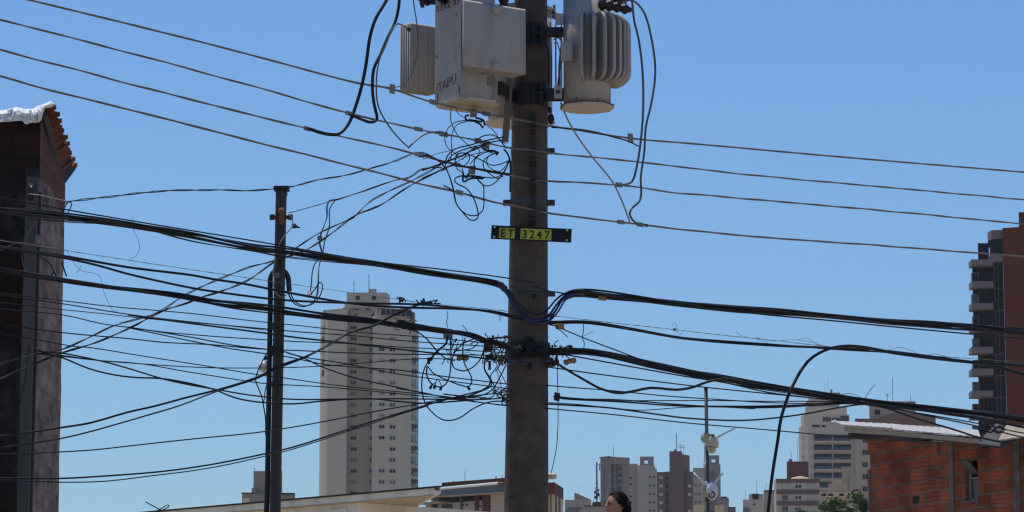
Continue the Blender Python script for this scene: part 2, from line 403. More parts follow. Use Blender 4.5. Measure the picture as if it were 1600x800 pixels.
# left radiator
q0 = XY(640, 90, 28.75); q1 = XY(684, 90, 28.93)
rn = Vector((q1 - q0)).normalized(); nn = Vector((rn.y, -rn.x))
if nn.y > 0: nn = -nn
for k in range(5):
    mb = MB(); o_ = -nn * (0.035 * k)
    fluted_plate(mb, q0 + o_, q1 + o_, W(640, 140, 28.75).z, W(640, 35, 28.75).z, nn, M['tank'], 6, 0.006, 0.006, .015); mb.build('radiator_fin', t1, True)
mb = MB(); mb.box((q1.x - .02, q1.y + .06, W(0, 42, 28.8).z), (.06, 0, 0), (0, .04, 0), (0, 0, .03), M['tank']); mb.box((q1.x - .02, q1.y + .06, W(0, 130, 28.8).z), (.06, 0, 0), (0, .04, 0), (0, 0, .03), M['tank']); mb.build('header_pipe', t1)
def bushing(parent, a, b, m, name='bushing', rad=.035, sheds=5):
    a = Vector(a); b = Vector(b); mb = MB(); P = []; rr = []; n = sheds * 4
    for i in range(n + 1):
        t = i / n; P.append(a.lerp(b, t)); rr.append(rad * (0.62 + 0.38 * (0.5 - 0.5 * math.cos(2 * PI * sheds * t))) * (1 - .25 * t))
    P.append(b + (b - a).normalized() * .03); rr.append(rad * .3)
    mb.tube(P, rr, m, 14); return mb.build(name, parent, True)
for i, (x, y) in enumerate(((664, -2), (690, -4), (712, -7))):
    p = W(x, y + 4, 28.40 - .02 * i); bushing(t1, p + Vector((.03, .06, .0)), p + Vector((-.05, -.10, .01)), M['bushing'])
mb = MB(); mb.box(W(668, 1, 28.5), (.07, 0, 0), (0, .03, 0), (0, 0, .03), M['steel_dark']); mb.box(W(660, 6, 28.48), (.018, 0, 0), (0, .02, 0), (0, 0, .03), M['steel_dark']); mb.build('terminal_bar', t1)
bushing(t1, W(787, 16, 28.6), W(787, -14, 28.6), M['bushing'], rad=.055, sheds=3)
for q in range(3):
    p = cen + (Bk - cen) * 0.3 + r_ * (q - 1) * .16; bushing(t1, (p.x, p.y, z1 + .03), (p.x, p.y, z1 + .30), M['bushing'], rad=.05, sheds=6)
# writing on the left face
lf = (N_ - Lf).normalized(); fn = Vector((lf.y, -lf.x))
if fn.y > 0: fn = -fn
def onface(t, py, up=0.0):       # t 0..1 from left edge to near corner
    p = Lf.lerp(N_, t); d = p.y; z = W(0, py, d).z; return Vector((p.x + fn.x * .004, p.y + fn.y * .004, z))
L3 = (*lf, 0); n3 = (*fn, 0)
tx = text_mesh('ITAIPU', 0.125, M['faded'], 'lettering', t1, onface(0.06, 147), Vector((lf.x, lf.y, 0.10)), (0.02, 0.0, 1), n3, 0.0005, stretch=0.96)
for t_, py, s_ in ((0.03, 20, 'X3'), (0.32, 15, 'X2'), (0.70, 10, 'X1')): text_mesh(s_, 0.085, M['faded'], 'marking', t1, onface(t_, py), L3, (0, 0, 1), n3, 0.0005, stretch=1.2)
for t_, ch in ((0.80, 'E....'), (0.80, None)):
    if ch:
        for i, py in enumerate((27, 34, 56, 63, 76, 89)): text_mesh('E:|.;J'[i], 0.05, M['faded'], 'marking', t1, onface(t_, py), L3, (0, 0, 1), n3, 0.0005)
for i, py in enumerate((30, 60, 92)): text_mesh("':B"[i], 0.05, M['faded'], 'marking', t1, onface(0.05, py), L3, (0, 0, 1), n3, 0.0005)
for t_, py, h_ in ((.12, 152, .03), (.95, 140, .03)):
    c = onface(t_, py); mb = MB(); mb.box(c, Vector(L3) * .006, Vector(n3) * .001, (0, 0, h_), M['rust']); mb.build('rust_run', t1)
for k in range(5):
    p = N_.lerp(Rt, .12 + .19 * k); mb = MB(); mb.tube([(p.x, p.y, z0 - .012), (p.x - .012 * n_.x * -1, p.y - .012, z0 - .012)], .011, M['rust'], 6); mb.build('base_bolt', t1)
mb = MB(); p = N_.lerp(Rt, .78); mb.box((p.x + n_.x * .006, p.y + n_.y * .006, z0 + .16), Vector((*r_, 0)) * .045, Vector((*n_, 0)) * .004, (0, 0, .035), M['clampgrey']); mb.build('rating_plate', t1)
# mounting arm to the pole
for py in (50, 148):
    zz = W(0, py, 28.8).z; mb = MB(); a = Vector((Rt.x + .0, Rt.y + .05, zz)); b_ = Vector((polex(zz) - poler(zz) + .02, POLE_D - .02, zz))
    d_ = (b_ - a); mb.box((a + b_) / 2, d_ / 2, Vector((-d_.y, d_.x, 0)).normalized() * .02, (0, 0, .06), M['steel_dark']); mb.build('mounting_arm', t1)

# right transformer: round tank with fanned fins
cx2, cd2 = W(917.5, 150, 28.72).x, 28.72
zb = W(0, 167, 28.72).z; zt = zb + 1.05; R2 = 0.208
t2 = thing('pole_transformer', 'round grey transformer with fanned vertical fins hung right of the pole', 'transformer', (cx2, cd2, zb), 'transformers hung on the pole')
mb = MB(); mb.tube([(cx2, cd2, zb), (cx2, cd2, zt)], R2, M['tank_blue'], 48); o = mb.build('tank', t2, True)
for p in o.data.polygons: p.use_smooth = len(p.vertices) == 4
oc = [(cx2 + R2 * 1.16 * math.cos(a), cd2 + R2 * 1.16 * math.sin(a)) for a in [PI / 8 + i * PI / 4 + .2 for i in range(8)]]
mb = MB(); mb.prism(oc, zb - .02, zb, M['tank_under']); mb.build('base_plate', t2)
mb = MB(); oc2 = [(cx2 + R2 * 1.17 * math.cos(a), cd2 + R2 * 1.17 * math.sin(a)) for a in [PI / 8 + i * PI / 4 + .2 for i in range(8)]]
mb.prism(oc2, zb + .001, zb + .012, M['rust']); mb.build('rusty_rim', t2)
mb = MB(); mb.tube([(cx2, cd2, zt), (cx2, cd2, zt + .03)], R2 * 1.12, M['tank_blue'], 32); mb.build('lid', t2)
fz0 = zb + .205; fz1 = W(0, 14, 28.4).z - .02
M['fin_edge'] = mat('worn_fin_edge', (0.30, 0.275, 0.24), 0.6, var=0.15, scale=14)
fi = 0
for deg in (-9, 8, 24, 38, 50, 61, 71, 81, 92, 104, 118):
    a = R(deg); dv = Vector((math.sin(a), -math.cos(a))); tv = Vector((dv.y, -dv.x)); mb = MB()
    w0, w1 = R2 - .03, 0.372; rc = .10; prof = [(w0, fz0 - .0)]
    for i in range(9): th = -PI / 2 + i * PI / 16; prof.append((w1 - rc + rc * math.cos(th), fz0 + rc + rc * math.sin(th)))
    for i in range(9): th = i * PI / 16; prof.append((w1 - rc + rc * math.cos(th), fz1 - rc + rc * math.sin(th)))
    prof.append((w0, fz1))
    h = .0055; k = len(prof)
    vs = []
    for sgn in (-1, 1):
        for (r, z) in prof: q = Vector((cx2, cd2)) + dv * r + tv * h * sgn; vs.append((q.x, q.y, z))
    mb.add(vs, [tuple(range(k))[::-1], tuple(range(k, 2 * k))], M['tank_blue'])
    # rolled edge along the outline
    mb.tube([Vector((cx2 + dv.x * r, cd2 + dv.y * r, z)) for r, z in prof], .0165, M['fin_edge'] if deg < 30 else M['tank_blue'], 8)
    o = mb.build('cooling_fin', t2)
    for p in o.data.polygons: p.use_smooth = len(p.vertices) == 4
    if fi == 0:
        for zz, l_ in ((fz1 - .13, .05), (fz1 - .30, .03), (fz0 + .25, .06)):
            q = Vector((cx2, cd2)) + dv * (w1 + .0115); mb = MB(); mb.sphere((q.x, q.y, zz), .009, .004, l_, M['rust'], 8, 6); mb.build('rust_spot', t2)
    fi += 1
c_ = W(885.5, 81, 28.5); mb = MB(); mb.abox(c_, .05, .03, .085, M['tank_blue']); mb.build('terminal_box', t2)
for x in (940, 946): pass
bushing(t2, W(936, 5, 28.5), W(982, 15, 28.45), M['bushing'], rad=.062, sheds=4)
bushing(t2, W(938, -4, 28.75), W(975, -3, 28.75), M['bushing'], rad=.062, sheds=4)
mb = MB(); mb.tube([W(977, 22, 28.45), W(977, 4, 28.45)], .012, M['steel_dark'], 8); mb.tube([W(968, 3, 28.45), W(964, -6, 28.45)], .012, M['steel_dark'], 8); mb.build('terminal_clamp', t2)
for py, hh in ((48, .035), (146, .05)):
    zz = W(0, py, 28.8).z; x0 = polex(zz) + poler(zz) - .01; x1 = cx2 - R2 * .8; mb = MB()
    mb.abox(((x0 + x1) / 2, POLE_D - .14, zz), (x1 - x0) / 2, .012, hh, M['steel_dark']); mb.abox(((x0 + x1) / 2, POLE_D - .06, zz), (x1 - x0) / 2, .012, hh, M['steel_dark']); mb.build('mounting_arm', t2)
mb = MB(); c_ = W(872, 144, 28.62); mb.abox(c_, .035, .008, .055, M['tank_blue']); mb.tube([c_ + Vector((0, -.02, 0)), c_ + Vector((0, .02, 0))], .018, M['steel_dark'], 10); mb.build('lifting_lug', t2)
mb = MB(); c_ = W(874, 30, 28.62); mb.abox(c_, .035, .008, .05, M['tank_blue']); mb.build('lifting_lug', t2)

for k, (a_, zz, h_) in enumerate(((-.5, zb + .035, .02), (.42, zb + .03, .016))):
    mb = MB(); c = Vector((cx2 + (R2 + .001) * math.sin(a_), cd2 - (R2 + .001) * math.cos(a_), zz)); mb.box(c, (.007 * math.cos(a_), .007 * math.sin(a_), 0), (0, .001, 0), (0, 0, h_), M['rust']); mb.build('rust_run', t2)
# third transformer, behind the pole
c3x, c3d = W(813, 100, 29.55).x, 29.55; z3 = W(0, 190, 29.55).z
t3 = thing('pole_transformer', 'grey transformer mostly hidden behind the pole, only its base showing at left', 'transformer', (c3x, c3d, z3), 'transformers hung on the pole')
mb = MB(); mb.tube([(c3x, c3d, z3), (c3x, c3d, z3 + 1.0)], 0.29, M['tank'], 40); o = mb.build('tank', t3, True)
for p in o.data.polygons: p.use_smooth = len(p.vertices) == 4
mb = MB(); mb.tube([(c3x, c3d, z3 - .02), (c3x, c3d, z3)], 0.315, M['tank_under'], 10); mb.build('base_plate', t3)
mb = MB(); mb.tube([(c3x, c3d, z3 + 1.0), (c3x, c3d, z3 + 1.03)], 0.31, M['tank'], 32); mb.build('lid', t3)
mb = MB(); mb.abox((c3x, (c3d + POLE_D) / 2, z3 + .5), .06, .20, .03, M['steel_dark']); mb.abox((c3x, (c3d + POLE_D) / 2, z3 + .2), .06, .20, .03, M['steel_dark']); mb.build('mounting_arm', t3)
for k in range(3):
    mb = MB(); mb.abox((c3x + .27 + .05 * k, c3d - .10, z3 + .55), .006, .10, .33, M['tank']); mb.build('cooling_fin', t3)
mb = MB(); mb.sphere(W(861, 186, 28.95), .03, .03, .05, M['steel_dark'], 10, 8); mb.sphere(W(859, 172, 28.95), .02, .03, .03, M['steel_dark'], 8, 6); mb.build('pipe_fitting', t3)
mb = MB(); mb.tube([W(862, 18, 29.0), W(868, 18, 29.0)], .03, M['steel'], 8); mb.tube([W(862, 24, 29.0), W(872, 24, 29.0)], .025, M['clampgrey'], 8); mb.tube([W(866, 30, 29.0), W(866, 8, 29.0)], .012, M['clampgrey'], 8); mb.build('fuse_holder', t3)
for i_, s_ in enumerate(('866,62 871,58 877,63 876,80 874,100 874,138', '866,68 870,66 873,75 877,95 872,125 871,138')):
    mb = MB(); mb.tube(spline(pts(s_, d0=28.95)), .010 if i_ == 0 else .005, M['clampgrey'], 7); mb.build('lead', t3)
# streetlight head just showing at the right of the pole foot
c_ = W(860, 744, 29.35); mb = MB()
lum = thing('street_light', 'small cream light fitting at the lower right edge of the concrete pole', 'street light', c_)
mb.tube([c_ + Vector((-.03, 0, 0)), c_ + Vector((.03, 0, .0)), c_ + Vector((.055, 0, -.003))], [.03, .028, .02], M['cream'], 14); mb.build('housing', lum, True)
mb = MB(); mb.tube([c_ + Vector((-.16, -.1, .0)), c_ + Vector((-.03, 0, .005))], .012, M['steel'], 8); mb.build('arm', lum)
# ---------------------------------------------------------------- wires and cables
def wire(name, cat, label, s, wpx=2.0, m='black', n=1, twist=0.0, off=0.0, d0=None, d1=None, group=None, conn=(), frac=0.45, tags=(), mats=None, step=0.12):
    P = spline(pts(s, off, d0, d1), step); mb = MB()
    dd = sum(p.y for p in P) / len(P)
    strands(mb, P, wpx, M[m], n, dd, twist, frac, mats=[M[q] for q in mats] if mats else None)
    o = mb.build(name, smooth=True); tag(o, label, cat, group)
    for c in conn:            # (px, length px, height px, material[, name])
        i = min(range(len(P)), key=lambda k: abs((P[k].x / P[k].y) - ((c[0] - 800) / F) / (CT)) )
        p = P[i]; t = (P[min(i + 2, len(P) - 1)] - P[max(i - 2, 0)]).normalized(); q = 1 / PXM(p.y); up = t.cross(Vector((0, 1, 0))).normalized()
        cb = MB(); hx = c[1] * q / 2; hz = c[2] * q / 2; dy = -(c[5] if len(c) > 5 else 0) * q
        cb.box(p + Vector((0, 0, dy)), t * hx, (0, min(hz, .04), 0), up * hz, M[c[3]])
        cc = cb.build(c[4] if len(c) > 4 else 'connector', None)
        mw = cc.matrix_basis.copy(); cc.parent = o; cc.location = cc.location - o.location
    return o
bpy.context.view_layer.update()
G1 = 'upper bare power wires'
wire('power_wire', 'power wire', 'topmost bare power wire, from the top left corner past the boxy transformer and on right', '-60,-24 50,1 300,62 400,88 560,130 613,139 663,156 760,178 830,191 860,197 900,203 985,216 1100,226 1300,244 1600,269 1660,274', 3.4, 'alu', 2, 7.0, frac=.66, group=G1,
     conn=((613, 11, 13, 'clampgrey'), (672, 18, 7, 'clampgrey'), (765, 18, 6, 'greywire'), (985, 12, 13, 'clampgrey')))
wire('power_wire', 'power wire', 'second bare power wire from the top, hit by two thick black jumpers at left', '-60,18 0,31 200,82 400,136 545,177 654,202 747,220 797,231 830,235 860,239 997,253 1160,272 1400,294 1600,312 1660,317', 3.4, 'alu', 2, 7.0, frac=.66, off=-.03, group=G1,
     conn=((546, 14, 6, 'clampgrey'), (657, 18, 6, 'clampgrey'), (690, 20, 7, 'clampgrey'), (742, 16, 7, 'clampgrey')))
wire('power_wire', 'power wire', 'third bare power wire from the top, passing through the wire tangle left of the pole', '-60,64 0,78 237,140 400,181 480,201 560,219 655,242 700,254 745,264 790,273 830,280 860,283 967,289 1047,300 1160,310 1400,331 1600,350 1660,355', 3.6, 'alu', 2, 7.0, frac=.66, off=.02, group=G1,
     conn=((481, 14, 6, 'clampgrey'), (661, 20, 6, 'alu_light'), (716, 13, 6, 'clampgrey'), (966, 15, 7, 'clampgrey')))
wire('power_wire', 'power wire', 'lowest of the four bare power wires, crossing the pole just above the black sign', '-60,108 0,119 75,140 225,177 400,222 560,262 660,288 718,301 772,316 810,323 860,333.5 970,347 1000,351 1160,368 1380,384 1600,401 1660,405', 3.6, 'alu', 2, 7.0, frac=.66, off=-.02, group=G1,
     conn=((716, 16, 7, 'clampgrey'), (968, 16, 6, 'clampgrey'), (1002, 16, 6, 'alu'), (1015, 9, 4, 'black2')))
# thick jumpers
wire('jumper_cable', 'cable', 'thick black jumper looping down left of the boxy transformer onto the third power wire', '612,-25 604,0 587,29 578,58 572,100 565,135 556,165 545,193 530,209 515,210 500,207 483,201', 5.5, 'black', off=-.02)
wire('jumper_cable', 'cable', 'thick black jumper ending in a rounded hook on the second power wire', '622,-25 624,0 618,33 606,58 595,84 584,108 582,141 585,165 589,186 580,191 566,187 547,179', 5.0, 'black', off=-.06)
wire('jumper_wire', 'wire', 'grey wire curving from the left radiator down to a black knot in open sky', '639,46 636,44 622,37 614,44 601,75 592,96 588,131 591,166 607,196 625,218 638,230', 2.6, 'greywire', off=-.09, conn=((638, 6, 6, 'black', 'knot'),))
wire('jumper_wire', 'wire', 'short grey wire rising from a black knot to the second power wire', '638,231 654,216 668,208 690,206', 2.8, 'alu', off=-.09)
wire('jumper_wire', 'wire', 'thin grey wire hanging before the left radiator and hooking to the topmost power wire', '644,-20 647,10 651,35 652,78 643,115 627,134 605,136 588,133', 2.0, 'greywire', d0=28.2, d1=28.0)
wire('jumper_cable', 'cable', 'outer grey jumper bulging right of the finned transformer down to the lowest power wire', '966,10 972,5 985,0 996,6 1008,23 1019,66 1024,112 1018,160 1009,199 1007,235 1001,280 1002,300 999,315 988,325 984,334 988,343 996,350', 3.6, 'greywire', off=-.04)
wire('jumper_cable', 'cable', 'inner grey jumper beside the finned transformer, bending left onto the third power wire', '985,-25 988,5 991,33 998,62 1004,112 1005,170 1001,222 995,260 988,283 978,288 966,289', 3.6, 'greywire', off=-.09)
wire('jumper_wire', 'wire', 'pale wire slanting from under the finned transformer to the lowest power wire', '876,160 883,178 897,205 926,246 957,284 975,322 985,350', 2.8, 'alu_light', off=-.12)
wire('jumper_wire', 'wire', 'short black wire splitting off below the topmost power wire right of the pole', '862,199 895,201 929,206 958,214 980,220 999,229', 2.4, 'black', off=-.02)

# service drops on the left
G2 = 'twisted service cables at the upper left'
wire('service_cable', 'cable', 'twisted black cable from the left house over the steel post to the tangle', '98,319 107,315 140,311 175,307 225,301 275,297.5 340,297 400,297.5 440,294 495,282 564,268 620,250 645,241 661,239 690,252', 3.6, 'black', 2, 11, d0=25.2, d1=28.6, group=G2)
wire('guy_wire', 'wire', 'thin pale wire tied to the brick house wall beside its concrete post', '44,303 62,305 80,309 107,315', 1.4, 'alu_light', d0=25.2)
wire('service_cable', 'cable', 'small black loop hanging by the corner of the left house', '107,315 99,328 97,345 103,337 112,318 107,315', 1.8, 'black', d0=25.2)
wire('service_cable', 'cable', 'upper of two twisted cables climbing diagonally from the left house to the tangle', '-40,580 0,570 40,557 98,546 132,530 176,510 216,498 249,487 289,461 338,438 359,429 387,418 431,407 461,388 504,362 530,349 553,339 581,313 610,297 639,285 667,270 688,258', 3.8, 'black', 2, 9, d0=24.6, d1=28.6, group=G2)
wire('service_cable', 'cable', 'lower of two twisted cables climbing diagonally from the left house to the tangle', '-40,607 0,592 80,558 98,551 150,535 200,514 249,488 291,474 312,465 340,457 358,451 379,442 395,433 431,408 446,402 478,391 524,360 553,338 593,321 627,299 660,280 692,264', 3.8, 'black', 2, 9, d0=24.5, d1=28.55, group=G2)
wire('service_cable', 'cable', 'twisted cable from the upper tangle that bends over and drops down above the beige tower', '690,262 660,264 640,277 616,282 567,299 545,306 526,312 515,314 511,322 511,340 503,362 499,377 503,396 500,408 498,419 497,442 495,463 486,475 472,480 458,473 450,458', 3.0, 'black', 2, 7, d0=28.6, d1=27.4,
     conn=((499.5, 7, 7, 'black2', 'tap_connector'),))
wire('service_cable', 'cable', 'loose black tail with a curled loop hanging between the steel post and the tower', '524,312 515,327 515,352 507,378 503,398 492,412 488,425 486,448 484,460 492,452 500,441 504,446 500,462 490,474 474,478 460,470 454,458', 2.0, 'black', d0=28.2, d1=27.3, conn=((484, 9, 8, 'bushing', 'tap_connector'),))
wire('guy_wire', 'wire', 'thin wire tied from the insulator of the steel post to a twisted cable', '451,333 480,325 512,316', 1.3, 'black', d0=26.9, d1=27.6)
wire('ground_wire', 'wire', 'pale grey wire running down the upper half of the steel post', '452,334 458,352 448,364 438,378 432,394 429,410 427,425 427,446 433,460 441,465 448,460', 1.8, 'alu_light', d0=26.7)

# upper black bundle
wire('cable_bundle', 'cable bundle', 'thick upper black cable bundle from the left edge to the bend left of the pole', '-60,322 0,328 100,338 200,351 300,368 400,388 437,392 520,402 581,411 640,421 705,431 760,439 783,446 790,453', 9.6, 'black', 7, 1.1, off=-.08, frac=.36, mats=('black', 'black2', 'black', 'black', 'black2', 'black', 'black'))
wire('cable_bundle', 'cable bundle', 'thick upper black cable bundle running right from the pole, with yellow tags at its start', '884,463 895,459 912,458 975,464 1044,472 1122,480 1200,486 1389,502 1510,511 1600,519 1660,524', 9.6, 'black', 7, 1.1, off=-.08, frac=.36, mats=('black', 'black2', 'black', 'black', 'black2', 'black', 'black'),
     conn=((903, 20, 12, 'tagy', 'tag'), (936, 18, 8, 'tagy', 'tag', 5)))
for lab, s_, wd, mm_, of_ in (('deepest black loop cable hanging between the upper bundles in front of the pole', '772,443 785,451 795,464 805,480 819,497 838,507 857,501 868,486 878,470 892,461 905,459', 3.6, 'black', -.16),
     ('middle black loop cable hanging between the upper bundles in front of the pole', '776,444 790,452 801,468 812,484 826,496 842,500 858,492 869,477 882,463 900,459', 3.8, 'black', -.11),
     ('shallowest black loop cable hanging between the upper bundles in front of the pole', '780,445 795,454 806,469 818,482 832,490 846,490 859,480 867,470 880,460 902,457', 3.2, 'black2', -.07),
     ('dark blue cable with the deepest curve in the loop in front of the pole', '778,445 790,457 799,472 809,488 824,501 842,506 860,500 872,487 881,472 892,461 903,459', 3.0, 'blue', -.20),
     ('second dark blue cable lying inside the loop in front of the pole', '782,446 794,460 803,475 815,490 831,500 849,500 863,491 874,476 884,464 898,459', 2.8, 'blue', -.19)):
    wire('loop_cable', 'cable', lab, s_, wd, mm_, off=of_, group='cables looping down in front of the pole')
wire('lashing_wire', 'wire', 'thin cord wrapped where the upper left bundle bends at the pole', '778,438 783,450 786,441 789,453', 1.3, 'clampgrey', off=-.2)
wire('cable', 'cable', 'thin black cable just above the thick upper bundle, from the left edge to the pole', '-60,301 0,309 100,327 200,344 400,377 581,408 700,422 789,434 835,442', 2.2, 'black', off=-.03)
wire('cable', 'cable', 'thin black strand sagging under the upper bundle beside the left house', '-60,312 0,331 60,342 120,347 200,351 300,377 400,393 437,400 520,409 600,418 660,428 705,434', 3.6, 'black', 2, 2, off=-.15)
wire('cable', 'cable', 'cable splitting off below the upper bundle above the street camera and passing the brick tower', '1060,477 1120,483 1200,492 1300,501 1400,511 1518,522 1600,529 1660,534', 2.4, 'black', off=-.03)
wire('cable', 'cable', 'short frayed cable end tying the upper bundle to the pole strap', '836,446 857,455 872,457 888,459 905,459', 3.0, 'black', 2, 20, off=-.15)

# messenger wire and the pair below it
wire('messenger_wire', 'wire', 'thin grey messenger wire from the left house to the pole, above two black cables', '-60,366 0,376 100,391 250,414 400,436 505,451 602,465 627,468 651,472 680,475 774,484 797,487', 1.5, 'alu', 2, 20, off=-.02,
     conn=((626, 10, 7, 'bushing', 'preform_tie'), (660, 8, 7, 'black2', 'preform_tie')))
wire('messenger_wire', 'wire', 'thin grey messenger wire with a knot, right of the pole above the second bundle', '852,492 936,502 1054,515 1122,523 1200,531 1290,541 1380,550 1482,558 1565,564 1600,570 1660,577', 1.5, 'alu', 2, 20, off=-.02, conn=((1059, 6, 4, 'clampgrey', 'preform_tie'),))
wire('cable', 'cable', 'black cable reaching the pole under the messenger wire, upper of the middle left pair', '-60,376 0,385 100,400 200,417.5 300,430 338,437 379,443 419,451 460,459 521,470 570,476.5 635,480.5 700,482 766,486 797,492 820,498', 3.8, 'black', off=-.04)
wire('cable', 'cable', 'black cable reaching the pole under the messenger wire, lower of the middle left pair', '-60,378 0,387 100,403 150,414 200,428 300,450 338,456 419,466.5 460,470 570,474 651,475.5 701,479.5 766,487.5 797,495 822,500', 3.6, 'black', off=-.09)
wire('cable_bundle', 'cable bundle', 'second black bundle right of the pole, with a tan tag hanging at its left end', '845,503 860,504 912,503.5 991,515 1070,529 1200,538.5 1290,544 1389,549.5 1510,565 1551,572 1600,586 1660,603', 5.6, 'black', 3, 1.2, off=-.04, mats=('black', 'black2', 'black'), conn=((883, 19, 9, 'tagy', 'tag', 6),))
wire('cable', 'cable', 'thick black cable arching up from the bottom edge and joining the second bundle at right', '1196,840 1200,800 1207,740 1215,690 1221,651 1238,604 1262,565 1290,547 1317,541 1345,542 1400,552 1482,562.5 1565,570 1600,572 1660,577', 5.0, 'black', off=-.25)
wire('cable', 'cable', 'thin cable slanting from the tan tag to the main lower bundle right of the pole', '858,507 866,509 912,528 965,548 1015,566 1050,572', 2.0, 'black', off=-.06)
wire('wire_offcut', 'wire', 'short black wire end poking down just right of the pole below the tan tag', '866,508 873,514 880,520 887,527', 1.6, 'black', off=-.08)

# middle bundle, left
wire('cable_bundle', 'cable bundle', 'thick lumpy middle bundle left of the pole, wrapped and frayed near its end', '-60,412 0,421 100,438 200,452 281,463 330,471 419,481 460,487 521,495 586,502 635,510 700,517 734,524 760,531 790,542 815,543', 8.4, 'black', 5, 1.3, off=-.05, frac=.42, mats=('black', 'black2', 'black', 'black', 'black'),
     conn=((704.5, 20, 8, 'greywire', 'splice_box', 8),))
wire('cable', 'cable', 'black cable running just under the thick middle bundle past the steel post', '280,464 314,471 362,481.5 419,489 460,492.5 521,499 586,505 640,512', 5.0, 'black', 2, 1, off=-.10)
wire('cable_wrap', 'cable', 'bulging black wrapping over the middle bundle between the tower and the pole', '622,503 640,508 665,513 690,518 715,521 740,526 758,533 775,536 800,545', 10.5, 'black', 3, 3, off=-.07, frac=.5)
wire('cable', 'cable', 'short black cable joining the pole just above the middle bundle', '757,530 775,528 797,527', 3.0, 'black', off=-.04)
# middle bundle, right
wire('cable_bundle', 'cable bundle', 'main lower bundle running from the pole down right across the sky above the brick house', '838,548 860,549 912,548 965,556 1017,568 1070,580 1122,589 1180,600 1262,612 1345,626 1427,635 1524,645 1600,655 1660,662', 9.4, 'black', 6, .9, off=-.05, frac=.42, mats=('black', 'black2', 'black', 'black', 'black2', 'black'))
wire('cable', 'cable', 'black cable hugging the underside of the main lower bundle right of the pole', '842,553 881,555 912,552 965,562 1017,574 1096,590 1150,601 1200,609 1262,618 1345,630', 3.6, 'black', 2, 2, off=-.09)
wire('cable', 'cable', 'thin cable below the main lower bundle, ending where the bundles cross above the house', '878,553 965,569 1070,588 1133,598 1200,613 1262,621 1330,629 1386,638', 2.2, 'black', off=-.12)
wire('cable', 'cable', 'thick wavy black cable sagging from the pole and rejoining the main lower bundle', '852,560 864,564 878,573 912,593 938,607 965,614 986,612 1017,606 1057,609 1083,605 1104,597 1133,592 1160,597', 4.2, 'black2', off=-.14)
wire('cable', 'cable', 'straight thin cable from the pole passing behind the wavy cable right of the pole', '853,573 930,584 1017,595 1100,605 1200,615 1290,624 1345,630', 2.0, 'black', off=-.02)
wire('cable', 'cable', 'thin cable from the pole under the wavy cable, above the black lower pair', '853,602 900,606 952,610 1044,619 1120,624 1200,629 1290,631 1345,631', 1.8, 'black', off=.03)
wire('cable_bundle', 'cable bundle', 'lowest thick bundle right of the pole, starting at a round black splice', '866,619 880,622 965,626 1044,632 1120,635 1180,636 1240,634 1290,631 1345,628', 5.2, 'black', 3, 1.4, off=-.04, conn=((868, 13, 12, 'black', 'splice_closure'),))
wire('cable', 'cable', 'thin straight cable level with the lowest thick bundle behind the camera post', '983,626 1044,626 1122,626 1200,627 1262,627 1345,628', 1.6, 'black', off=.05)
wire('cable', 'cable', 'cable dipping below the lowest thick bundle and rising again near the arching cable', '853,631 905,634 950,637 1010,645 1070,653 1145,657 1180,656 1220,652 1262,646 1310,637 1345,632 1380,631', 2.6, 'black', off=-.07)
wire('cable', 'cable', 'thin cable just above the dipping cable, right of the pole', '858,629 905,632 960,638 1005,641 1060,637 1120,636 1180,639', 1.4, 'black', off=.02)
wire('cable', 'cable', 'lowest cable right of the pole, running down to the brick house wall', '853,638 960,648 1070,660.5 1180,670 1317,682 1427,690 1520,696 1610,703 1660,707', 1.8, 'black', off=-.02)
for lab, s_, wd in (('upper cable fanning out right of the bundle crossing above the house roof', '1345,628 1386,634 1440,641 1496,648 1540,655 1600,668 1660,680', 4.0),
               ('second cable fanning out right of the bundle crossing, ending over the roof sheets', '1350,628 1390,636 1427,645 1510,662 1560,674 1600,684 1660,698', 2.2),
               ('lowest cable fanning out right of the bundle crossing, passing over the roof edge', '1345,630 1386,638 1420,650 1455,661 1490,671 1524,682 1560,690 1600,699 1660,712', 3.2),
               ('middle cable fanning out right of the bundle crossing, close above the white sheets', '1370,632 1408,641 1450,648 1496,656 1540,664 1579,673 1620,680', 2.0),
               ('short straight cable fanning out under the main bundle near the brick tower', '1430,640 1480,648 1537,656 1580,664 1640,676', 2.0)):
    wire('cable', 'cable', lab, s_, wd, 'black', off=-.16 - .03 * wd)

